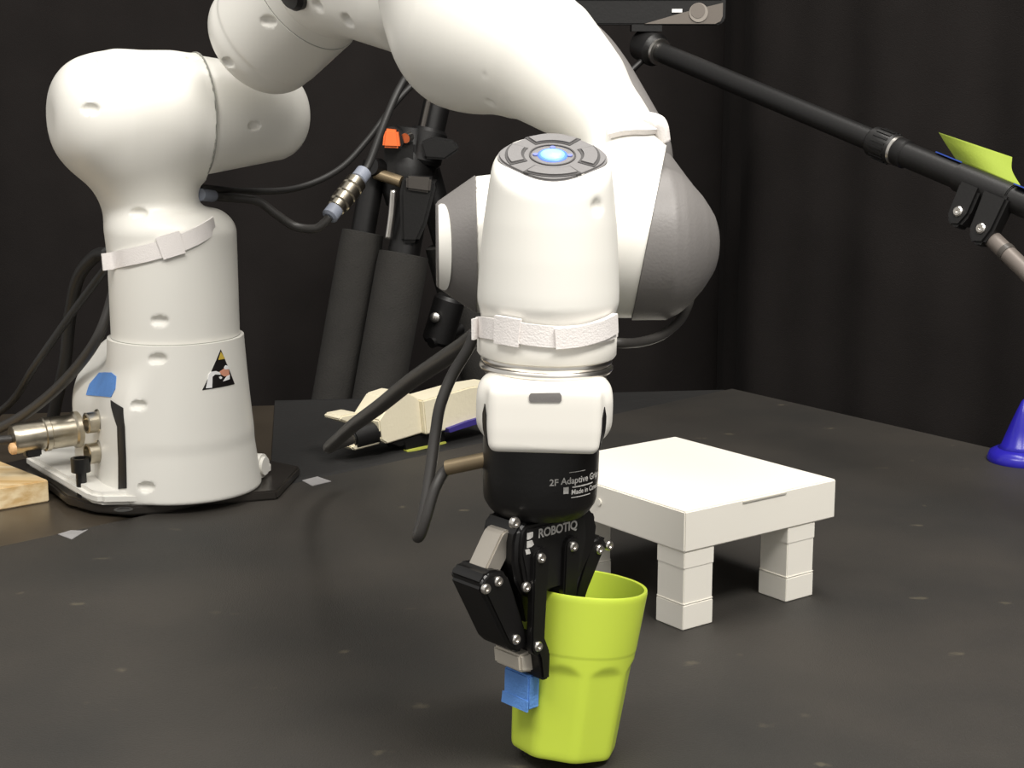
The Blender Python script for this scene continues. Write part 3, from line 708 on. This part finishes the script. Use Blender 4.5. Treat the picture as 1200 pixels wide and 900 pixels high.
for q in ([(a, d+.0035) for a, d in q0] for q0 in ([(-.0262, -.0215), (-.0215, -.0215), (-.0215, -.0185), (-.0240, -.0175), (-.0262, -.0175)], [(-.0262, -.0165), (-.0220, -.0165), (-.0205, -.0135), (-.0225, -.0125), (-.0262, -.0125)], [(-.0275, -.0115), (-.0240, -.0115), (-.0230, -.0085), (-.0265, -.0085)])):
    obj('emblem', *prism(q, OG, og, -ug, ng, .0172, .0175), INK, palm)
# cables of the gripper
gc = thing('gripper_cable', tuple(PY(553, 402, .99)), 'black cable looping from wrist strap down and back to bronze gripper sleeve', 'cable')
obj('lead', *tube([PY(556, 392, .985), PY(548, 410, .985), PY(530, 440, .985), PY(516, 475, .98), PY(510, 510, .975), PY(503, 560, .965), PY(495, 605, .955), PY(489, 628, .95), PY(493, 626, .945), PY(500, 605, .945), PY(509, 575, .95), PY(519, 555, .955), PY(527, 547, .955)], [.0036]*6+[.0034]*7, 12), CABLEG, gc, smooth=True)
obj('sleeve', *cyl(PY(524, 548, .955), PY(586, 535, .945), .0047, 18), BRONZE, gc, smooth=.6, label='bronze coloured sleeve')
cable('wrist_cable', [(560, 392, 1.02), (545, 404, 1.04), (515, 424, 1.10), (480, 448, 1.18), (445, 476, 1.28), (415, 498, 1.38), (395, 516, 1.46), (386, 524, 1.52), (390, 522, 1.60), (410, 515, 1.66)], .0060, CABLEG, 'thick grey-black cable slanting from wrist strap to cream printed bracket')
cable('wrist_cable', [(812, 335, 1.10), (806, 358, 1.08), (795, 377, 1.06), (775, 393, 1.04), (750, 401, 1.02), (726, 402, 1.0), (700, 398, 1.0)], .0032, CABLEG, 'thin black cable curving below grey dome to wrist strap')

# ================================================================== CUP
tl = math.radians(8.2); od = unit(A(.73, .68, 0)); cu_ = unit(Z_*math.cos(tl)+od*math.sin(tl))
cb0 = A(OG[0], OG[1], 0)+od*.0225; rb_, rt_, hh = .0335, .0422, .1060
cb0 = cb0+A(0, 0, rb_*math.sin(tl)+.0006)
cx = unit(od-cu_*np.dot(od, cu_)); cy = np.cross(cu_, cx)
fa = math.radians(11.7)                                             # a facet corner faces the viewer, a little right
vdir = unit(-ray(660, 780)*A(1, 1, 0)); va = math.atan2(np.dot(vdir, cy), np.dot(vdir, cx))
crn = va-fa*(-1)
def cr_out(th, f):
    r = rb_+(rt_-rb_)*f
    if f > .985: r -= (f-.985)/.015*.0004
    k = (th-crn+math.pi/8) % (math.pi/4)-math.pi/8                  # angle from nearest corner
    m_ = (math.pi/8-abs(k)); 
    ap = .945 if f < .52 else .945+.16*((f-.52)/.14)**1.5
    pl = r*ap/math.cos(m_)
    a_, b_ = r*(1.0 if f > .64 else .994), pl
    h = max(.0007-abs(a_-b_), 0)/.0007
    q = min(a_, b_)-h*h*.0007*.25
    if f < .03: q -= .0008*(1-f/.03)**2
    return q
nth = 144; fs = [0, .006, .014, .03]+list(np.linspace(.06, .50, 14))+list(np.linspace(.52, .74, 26))+list(np.linspace(.77, .985, 10))+[.995, 1.0]
V, Fc = [], []
rings = [(f, 0) for f in fs]+[(1.004, .0006)]+[(f, .0024) for f in [1.0, .99]+list(np.linspace(.9, .06, 14))]
for f, ins in rings:
    for k in range(nth):
        th = 2*math.pi*k/nth; r = (cr_out(th, min(f, 1)) if ins == 0 else (rb_+(rt_-rb_)*min(f, 1))*(1 if f > .75 else .97)-ins)
        V.append(cb0+cu_*hh*f+r*(cx*math.cos(th)+cy*math.sin(th)))
for i in range(len(rings)-1):
    for k in range(nth): Fc.append((i*nth+k, i*nth+(k+1) % nth, (i+1)*nth+(k+1) % nth, (i+1)*nth+k))
Fc += [tuple(range(nth))[::-1], tuple((len(rings)-1)*nth+k for k in range(nth))]
cupo = obj('cup', V, Fc, LIME, smooth=math.radians(28), origin=cb0)
prop(cupo, 'lime green plastic tumbler with facetted lower half, tilted in the gripper', 'cup')

# ================================================================== SMALL WHITE TABLE
f0 = A(.1319, 1.1925, 0); ex = unit(A(.134, .0999, 0)); ey = A(-ex[1], ex[0], 0); LX, LY = .168, .1955; zt, zl = .0956, .0631
toy = thing('toy_table', tuple(f0+ex*LX/2+ey*LY/2), 'small white square table of plastic blocks on the mat behind the cup', 'table')
cc = f0+ex*LX/2+ey*LY/2
obj('top', *box(cc+A(0, 0, (zt+zl)/2), ex, ey, Z_, LX/2, LY/2, (zt-zl)/2), TOYW, toy, bevel=.0010)
LW = .0157
for i, (sx, sy) in enumerate(((0, 0), (1, 0), (1, 1), (0, 1))):
    c = f0+ex*(LW+.001 if sx == 0 else .130)+ey*(LW+.001 if sy == 0 else .140)
    lg = obj('leg', *box(c+A(0, 0, zl/2), ex, ey, Z_, LW*.972, LW*.972, zl/2), TOYW, toy, bevel=.0006)
    for z0, z1, g in ((.0, .020, 1.0), (.0490, .0628, 1.0), (.0202, .0217, 1.01)):
        obj('block', *box(c+A(0, 0, (z0+z1)/2+.0002), ex, ey, Z_, LW*g, LW*g, (z1-z0)/2-.0002), TOYW, lg, bevel=.0005)
obj('cover_plate', *box(f0+ex*.085-ey*.0004+A(0, 0, zt-.0022), ex, ey, Z_, .024, .0006, .0006), mat('block_joint', (190, 186, 176), .5), toy)
obj('panel', *box(f0+ey*LY*.78-ex*.0005+A(0, 0, (zt+zl)/2), ey, ex, Z_, .032, .0006, .0135), TOYW, toy, bevel=.0003)
obj('peg', *cyl(f0+ey*LY*.52+ex*.001+A(0, 0, (zt+zl)/2+.002), f0+ey*LY*.52-ex*.0012+A(0, 0, (zt+zl)/2+.002), .0028, 16), TOYW, toy)

# ================================================================== THINGS ON THE TABLE
# mounting plate below the robot
pl = [G(58, 576), G(78, 592), G(110, 601), G(155, 605), G(200, 601), G(240, 592.5), BX+A(.10, -.02, 0), BX+A(.11, .08, 0), BX+A(.02, .15, 0), BX+A(-.16, .155, 0), BX+A(-.215, .09, 0)]
mp = obj('mounting_plate', *prism([(p[0], p[1]) for p in pl], A(0, 0, .0), X, Y_, Z_, .0002, zb), PLATE, smooth=.5, bevel=.002)
prop(mp, 'dark steel plate under the robot base', 'plate')
hp = G(143, 599.5, zb)
obj('plate_hole', *lathe([(.009, 0), (.009, .0006), (.006, .0006), (.006, .0002), (0, .0002)], hp+A(0, .006, 0), (0, 0, 1), 24), BLACKP, mp)
# wooden block
wA = G(58, 588, -.0034); zt_w = .0195
w2 = G(-20, 602, -.0034); wd = unit(w2-wA); wp2 = A(-wd[1], wd[0], 0); wp2 = wp2 if wp2[1] > 0 else -wp2
wq = unit(G(0, 543, zt_w)-G(58, 566, zt_w))
pw = [wA[:2], (wA+wd*.34)[:2], (wA+wd*.34+wq*.2)[:2], (wA+wq*.2)[:2]]
prop(obj('wood_block', *prism([tuple(x) for x in pw], A(0, 0, 0), X, Y_, Z_, -.0032, zt_w), PINE, bevel=.0012), 'pale pine wood block left of the robot base', 'wood block')
def flat(name, pts, label, m=GAFF, th=.0006):
    return prop(obj(name, *prism([tuple(G(u, v, .0005)[:2]) for u, v in pts], A(0, 0, 0), X, Y_, Z_, .0001, .0001+th), m), label, 'tape')
flat('tape_scrap', [(68, 626), (83, 621.5), (97, 622), (103, 620.5), (84, 632)], 'grey tape scrap on mat edge in front of wood block and plate')
flat('tape_scrap', [(354, 563), (372, 558.5), (388, 564), (366, 569.5)], 'grey tape scrap on mat edge right of robot base')
# crumpled cloth behind the base
nx, ny = 110, 22; rng = np.random.RandomState(5); V = []
cq = [G(312, 556), G(352, 566), G(470, 520), G(420, 476), G(330, 474)]
cA, cB, cC_, cD_ = G(316, 571), G(852, 457.4), G(848, 455.5), G(322, 468)
for j in range(ny):
    for i in range(nx):
        a, b = (i/(nx-1))**1.4, j/(ny-1); p = (cA*(1-a)+cB*a)*(1-b)+(cD_*(1-a)+cC_*a)*b; ed = min(1, 6*min(a, 1-a, b, 1-b))
        z = .0015+ed*(1-.75*min(1, 3*a))*(.004+.004*math.sin(31*a+5*b)*math.sin(7*b+6*a)+.003*math.sin(63*a-9*b)+.002*math.sin(31*b+33*a)); V.append(A(p[0], p[1], max(z, .001)-.003))
Fc = [(j*nx+i, j*nx+i+1, (j+1)*nx+i+1, (j+1)*nx+i) for j in range(ny-1) for i in range(nx-1)]
V = np.array(V); n0 = len(V); bdr = [(i, i+1) for i in range(nx-1)]+[((ny-1)*nx+i, (ny-1)*nx+i+1) for i in range(nx-1)]+[(j*nx, (j+1)*nx) for j in range(ny-1)]+[(j*nx+nx-1, (j+1)*nx+nx-1) for j in range(ny-1)]
prop(obj('black_cloth', np.vstack([V, V-A(0, 0, .0009)]), Fc+[tuple(i+n0 for i in f[::-1]) for f in Fc]+[(a, b, b+n0, a+n0) for a, b in bdr], CLOTH, smooth=True), 'crumpled black cloth lying on table behind the robot base', 'cloth')
# cream printed bracket
br = thing('printed_bracket', tuple(G(500, 531)), 'cream 3D-printed bracket with forked end lying behind the wrist', 'bracket')
bd_ = unit(G(560, 500)-G(440, 527)); bn = A(bd_[1], -bd_[0], 0)
B0 = G(440, 527)
def bpx(u, v, dn=0): return PY(u, v, B0[1]-.045+(u-440)*.0007+dn)
def cream(name, pts, t0, t1, m=CREAM, par=br, bev=.0015):
    q0 = bpx(*pts[0]); vw = unit(bd_); up = Z_
    pl = [(np.dot(bpx(u, v)-q0, vw), (bpx(u, v)-q0)[2]) for u, v in pts]
    return obj(name, *prism(pl, q0, vw, up, bn, t0, t1), m, par, smooth=.5, bevel=bev)
blkc = cream('clamp_block', [(444, 493), (463, 467), (484, 461.5), (499, 470), (503, 509), (455, 520.5), (447, 516)], -.045, .0)
cream('arm_plate', [(498, 470), (562, 456), (600, 452), (600, 492), (562, 501), (502, 510)], -.040, -.003)
cream('fork_prong', [(406, 494), (409, 489.5), (430, 486), (447, 493), (447, 499), (420, 499)], -.040, -.012)
cream('fork_prong', [(411, 524), (417, 528.5), (452, 521), (449, 514), (430, 516)], -.022, -.001)
cream('base_rail', [(462, 520.5), (505, 511), (556, 496), (600, 486), (600, 491), (556, 503), (475, 525)], -.036, -.006, BLACKP, bev=.0005)
cream('violet_strip', [(528, 503), (556, 495), (600, 486), (600, 492), (556, 502), (530, 508)], -.03, -.0035, PURPLE, bev=.0004)
ca, cb = bpx(422, 513, .012), bpx(444, 503, .012)
obj('cable_gland', *cyl(bpx(410, 515, .014), bpx(448, 503, .018), .013, 20), BLACKP, br, smooth=.6, bevel=.002)
stp = [(480, 519), (534, 506), (536, 524), (482, 531.5)]
cream('stand', stp, -.04, -.008, BLACKP, bev=.0005)
cream('yellow_strip', [(481, 528.8), (514, 523.5), (535, 520), (535, 522.5), (514, 526.5), (482, 532)], -.012, -.006, YEL, bev=.0003)
# blue stand at the right
bp0 = G(1200, 543); bs = thing('blue_stand', tuple(bp0), 'royal blue plastic stand with flared foot at right mat edge', 'stand')
kb = zc(bp0)/F
obj('foot', *lathe([(.0, 0), (39*kb, 0), (40*kb, 3*kb), (37*kb, 11*kb), (30*kb, 15*kb), (20*kb, 17*kb), (0, 17*kb)], bp0+A(.001, .012, 0), (0, 0, 1), 40), BLUEP, bs, smooth=.7)
st0 = bp0+A(.001, .012, 0)
obj('stem', *lathe([(31*kb, 12*kb), (24*kb, 20*kb), (17*kb, 40*kb), (10*kb, 58*kb), (4*kb, 72*kb), (0, 76*kb)], st0, (0, 0, 1), 32), BLUEP, bs, smooth=True)

# ================================================================== TRIPOD BEHIND THE TABLE
YT = 2.26
def T_(u, v, dy=0): return PY(u, v, YT+dy)
tri = thing('tripod', tuple(A(T_(470, 200)[0], YT, -.75)), 'black tripod with foam-padded legs and orange knob behind the table', 'tripod')
def down(p, q, z):                                                   # extend p->q on to height z
    d = q-p; return p+d*((z-p[2])/d[2])
def leg(p, q, r, pad0, dy, label=None):
    a, b = p, down(p, q, -.745)
    L = np.linalg.norm(b-a); w = unit(b-a)
    lg = obj('leg', *cyl(a, b, r, 20), BLACKP, tri, smooth=.6)
    obj('foam_grip', *lathe([(r, pad0*L-.001), (r+.012, pad0*L), (r+.013, pad0*L+.02), (r+.013, L*.7), (r, L*.7+.002)], a, w, 24), FOAM, lg, smooth=.6)
leg(T_(440, 190), T_(399, 420, -.03), .017, .092, 0)
leg(T_(488, 215, -.03), T_(444, 460, -.07), .022, .094, 0)
leg(T_(500, 200, .03), T_(560, 420, .045), .019, .10, 0)
obj('centre_column', *cyl(T_(487, 235, .0), T_(530, 40, .03), .019, 20), BLACKP, tri, smooth=.6)
obj('column_rail', *cyl(T_(484, 200, -.022), T_(520, 40, .006), .0035, 8), DARKM, tri, smooth=.6)
obj('hub', *lathe([(.026, -.05), (.034, -.03), (.034, .01), (.026, .03), (.022, .06)], T_(478, 200), (.1, 0, 1), 24), BLACKP, tri, smooth=.6)
obj('column_clamp', *lathe([(.022, -.025), (.026, -.02), (.026, .02), (.022, .025)], T_(499, 172, .0), unit(T_(530, 40, .03)-T_(487, 235)), 24), BLACKP, tri, smooth=.6)
obj('clamp_lever', *prism([(-.018, .01), (0, .018), (.030, .012), (.036, 0), (.016, -.014), (-.012, -.012)], T_(508, 175, -.03), X, Z_, Y_, -.006, .006), BLACKP, tri, smooth=.6, bevel=.003)
lv = [T_(473, 206, -.06), T_(510, 208, -.06), T_(512, 216, -.06), T_(500, 262, -.065), T_(490, 284, -.065), T_(470, 284, -.065), T_(469, 225, -.06)]
obj('leg_clamp', *prism([(p[0]-lv[0][0], p[2]-lv[0][2]) for p in lv], lv[0], X, Z_, Y_, -.012, .03), BLACKP, tri, smooth=.6, bevel=.005)
lw = [T_(476, 206, -.075), T_(506, 208, -.075), T_(504, 226, -.075), T_(476, 222, -.075)]
obj('clamp_flap', *prism([(p[0]-lw[0][0], p[2]-lw[0][2]) for p in lw], lw[0], X, Z_, Y_, -.004, .006), DARKM, tri, smooth=.6, bevel=.003)
obj('release_bar', *tube([T_(461, 223, -.06), T_(459, 250, -.06), T_(455, 280, -.06)], .005, 10), CHROME, tri, smooth=True)
obj('pan_arm', *cyl(T_(440, 203, -.03), T_(470, 213, -.04), .008, 14), BRONZE, tri, smooth=.6)
k0 = T_(458, 162, -.05)
kn = obj('knob', *prism([(-.011, -.012), (.013, -.013), (.010, .011), (-.008, .013)], k0, X, Z_, Y_, -.010, .012), ORANGE, tri, smooth=.6, bevel=.003, label='orange knob')
obj('knob_mount', *lathe([(.017, 0), (.017, .035), (.010, .04)], k0+A(0, .012, -.002), (0, 1, 0), 20), BLACKP, tri, smooth=.6)
obj('bracket', *box(T_(470, 186, -.01), X, Y_, Z_, .022, .02, .024), BLACKP, tri, bevel=.004)
obj('thumb_screw', *cyl(T_(475, 162, -.04), T_(480, 160, -.03), .007, 12), CHROME, tri, smooth=.6)
obj('side_knob', *lathe([(.012, 0), (.014, .006), (.012, .022)], T_(446, 198, -.02), (-.5, -.8, .2), 16), BLACKP, tri, smooth=.6)
obj('leg_joint', *lathe([(.018, -.035), (.022, -.03), (.022, .03), (.018, .035)], T_(520, 375, -.02), (.3, 0, 1), 20), BLACKP, tri, smooth=.6)
obj('leg_bolt', *lathe([(.007, -.004), (.007, .003), (.004, .005), (0, .005)], T_(510, 372, -.045), (-.3, -1, .1), 14), CHROME, tri, smooth=.6)
obj('brace', *cyl(T_(505, 402, -.04), T_(540, 385, .0), .008, 12), BLACKP, tri, smooth=.6)

# ================================================================== BOOM AND CAMERA UNIT
ba, bb = P(757, 54, 1.95), P(1270, 268, 1.50); bw = unit(bb-ba)
boom = thing('boom_pole', tuple(bb), 'black boom pole slanting across the upper right in front of curtain', 'pole')
def bpt(u):                                                           # point of the boom axis seen at column u
    lo, hi = 0, 1
    for _ in range(40):
        m = (lo+hi)/2; p = ba+(bb-ba)*m; x = 600+F*p[0]/zc(p)
        lo, hi = (m, hi) if x < u else (lo, m)
    return ba+(bb-ba)*lo
rA, rB = 15.5*zc(ba)/F, 19*zc(bpt(1150))/F
obj('thin_tube', *cyl(ba, bpt(1040), .0117, 28), BLACKP, boom, smooth=.6)
obj('thick_tube', *cyl(bpt(1035), bb, .0129, 28), BLACKP, boom, smooth=.6)
q = bpt(1022); L = np.linalg.norm(bpt(1063)-q)
lk = obj('twist_lock', *lathe([(.012, 0), (.0142, .001), (.0156, L*.06), (.0160, L*.25), (.0160, L*.62), (.0150, L*.66), (.0138, L*.70), (.0148, L*.76), (.0148, L*.97), (.0130, L)], q, bw, 36), BLACKP, boom, smooth=.5)
for k in range(18):
    u_, v_, w_ = frame(bw); a = 2*math.pi*k/18; c = q+bw*L*.4+.0160*(u_*math.cos(a)+v_*math.sin(a))
    obj('rib', *box(c, bw, unit(-u_*math.sin(a)+v_*math.cos(a)), u_*math.cos(a)+v_*math.sin(a), L*.19, .0012, .001), BLACKP, lk)
obj('lock_ring', *lathe([(.0135, L*.67), (.0151, L*.675), (.0151, L*.745), (.0135, L*.75)], q, bw, 36), CHROME, boom, smooth=.6)
q2 = bpt(745); L2_ = np.linalg.norm(bpt(772)-q2)
obj('end_collar', *lathe([(.014, -.012), (.019, -.008), (.0200, L2_*.3), (.0200, L2_*.7), (.017, L2_*.8), (.015, L2_)], ba, bw, 32), BLACKP, boom, smooth=.6)
obj('collar_ring', *lathe([(.0118, L2_*.95), (.0158, L2_*.97), (.0158, L2_*1.12), (.0118, L2_*1.14)], ba, bw, 32), CHROME, boom, smooth=.6)
obj('thumb_screw', *cyl(ba+A(0, -.01, -.012), ba+A(-.024, -.02, -.034), .004, 12), BLACKP, boom, smooth=.6)
# clamp on the boom
sA, sB = bpt(1124), bpt(1187); clm = thing('boom_clamp', tuple((sA+sB)/2), 'black two-lobed clamp screwed around boom pole below green note', 'clamp')
u_ = unit(np.cross(bw, ray(1150, 220))); u_ = u_ if u_[2] < 0 else -u_   # across the pole, downwards in view
vv = unit(np.cross(bw, u_)); vv = vv if vv[1] < 0 else -vv               # towards the viewer
obj('sleeve', *cyl(sA, sB, .0148, 28), BLACKP, clm, smooth=.6, bevel=.001)
Ls = np.linalg.norm(sB-sA)
obj('lobe', *prism([(0, 0), (.026, 0), (.027, .030), (.022, .044), (.012, .047), (.003, .040)], sA+bw*.013, bw, u_, vv, -.004, .0160), BLACKP, clm, smooth=.6, bevel=.003)
obj('lobe', *prism([(.030, 0), (.060, 0), (.060, .034), (.056, .050), (.044, .054), (.034, .044)], sA+bw*.013, bw, u_, vv, -.001, .0175), BLACKP, clm, smooth=.6, bevel=.003)
for a, b, c in ((.0145, .0340, .0160), (.0475, .040, .0175)):
    obj('screw', *lathe([(.0052, 0), (.0052, .0015), (.004, .0026), (.0015, .0026), (.0015, .001), (0, .001)], sA+bw*(a+.013)+u_*(b-.003)+vv*c, vv, 18), CHROME, clm, smooth=.6)
ra, rb2 = sA+bw*.062+u_*.040+vv*.004, P(1230, 345, 1.50)
obj('side_rod', *cyl(ra, rb2, .0085, 18), mat('grey_rod', (118, 110, 104), .45, .3, bump=.03), clm, smooth=.6, label='grey metal rod'); obj('rod_ring', *cyl(ra+(rb2-ra)*.28, ra+(rb2-ra)*.34, .0092, 18), DARKM, clm, smooth=.6)
# note and blue bands
nv = [bpt(1118)+u_*-.0135+vv*.006, bpt(1192)+u_*-.0135+vv*.004]
n3, n4 = P(1186, 184, zc(bpt(1180))+.004), P(1100, 155, zc(bpt(1105))+.006)
qd = spline([A(*n4), A(*(n4*.6+nv[0]*.4+vv*.001)), nv[0]], 6); qe = spline([A(*n3), A(*(n3*.55+nv[1]*.45-A(.004, 0, 0))), nv[1]], 6)
W = []; 
for a, b in zip(qd, qe): W += [a, b]
W = np.array(W); n0 = len(W); Fq = [(2*i, 2*i+1, 2*i+3, 2*i+2) for i in range(len(qd)-1)]
bd2 = [(0, 1), (n0-2, n0-1)]+[(2*i, 2*i+2) for i in range(len(qd)-1)]+[(2*i+1, 2*i+3) for i in range(len(qd)-1)]
prop(obj('sticky_note', np.vstack([W, W-vv*.0004]), Fq+[tuple(i+n0 for i in f[::-1]) for f in Fq]+[(a, b, b+n0, a+n0) for a, b in bd2], NOTE, smooth=True), 'bright lime paper note standing up on boom pole', 'note')
prop(obj('tape_band', *ribbon([bpt(1094)-u_*.0131+vv*.002, bpt(1124)-u_*.0131+vv*.002], [-u_, -u_], [vv*.005]*2, .0012), BLUETAPE), 'short dark blue band on boom pole left of the lime note', 'tape')
prop(obj('tape_band', *ribbon([bpt(1188)-u_*.0131+vv*.004, bpt(1215)-u_*.0131+vv*.004], [-u_, -u_], [vv*.008]*2, .0012), BLUETAPE), 'dark blue band on boom pole right of the lime note', 'tape')
# camera unit above
c0 = P(755, 5, 1.93); cu2 = thing('depth_camera', tuple(P(770, 29, 1.93)), 'black wide camera unit with rounded corner mounted on the boom end', 'camera')
kk = 1.93/F; vup = unit(A(0, sp, cp)); vfw = A(0, cp, -sp)
Lc = P(640, 29, 1.93)
def rr(w, h, r):
    out = []
    for cx2, cy2, a0 in ((w-r, r, -90), (w-r, h-r, 0), (r, h-r, 90), (r, r, 180)):
        out += [(cx2+r*math.cos(math.radians(a0+t)), cy2+r*math.sin(math.radians(a0+t))) for t in (0, 22, 45, 68, 90)]
    return out
cb1 = obj('case', *prism(rr(210*kk, 52*kk, 9*kk), Lc, X, Z_, Y_, 0, .035), BLACKP, cu2, smooth=.6, bevel=.002)
fp = [(115, 1), (198, 1), (204, 4), (206.5, 10), (206.5, 25), (160, 14)]
obj('front_panel', *prism([(a*kk, b*kk) for a, b in fp], Lc, X, Z_, Y_, -.0015, .002), mat('front_panel_grey', (112, 105, 98), .4, var=.03), cu2, smooth=.6)
obj('front_disc', *cyl(Lc+A(178*kk, -.0030, 14*kk), Lc+A(178*kk, 0, 14*kk), 11*kk, 24), LENS, cu2, smooth=.6)
obj('front_disc_inset', *cyl(Lc+A(177*kk, -.0036, 16*kk), Lc+A(177*kk, 0, 16*kk), 8.6*kk, 24), mat('disc_grey', (120, 113, 106), .4, var=.03), cu2, smooth=.6)
obj('label_plate', *box(Lc+A(153*kk, -.001, 16*kk), X, Y_, Z_, 6*kk, .001, 2*kk), STKW, cu2)
obj('edge_trim', *box(Lc+A(100*kk, -.001, 29.5*kk), X, Y_, Z_, 105*kk, .001, .6*kk), DARKM, cu2)
obj('mount', *join(cyl(P(760, 29, 1.945), ba+A(0, 0, .0), .009, 16), box(P(757, 33, 1.945), X, Y_, Z_, .018, .014, .004)), BLACKP, cu2, smooth=.6)
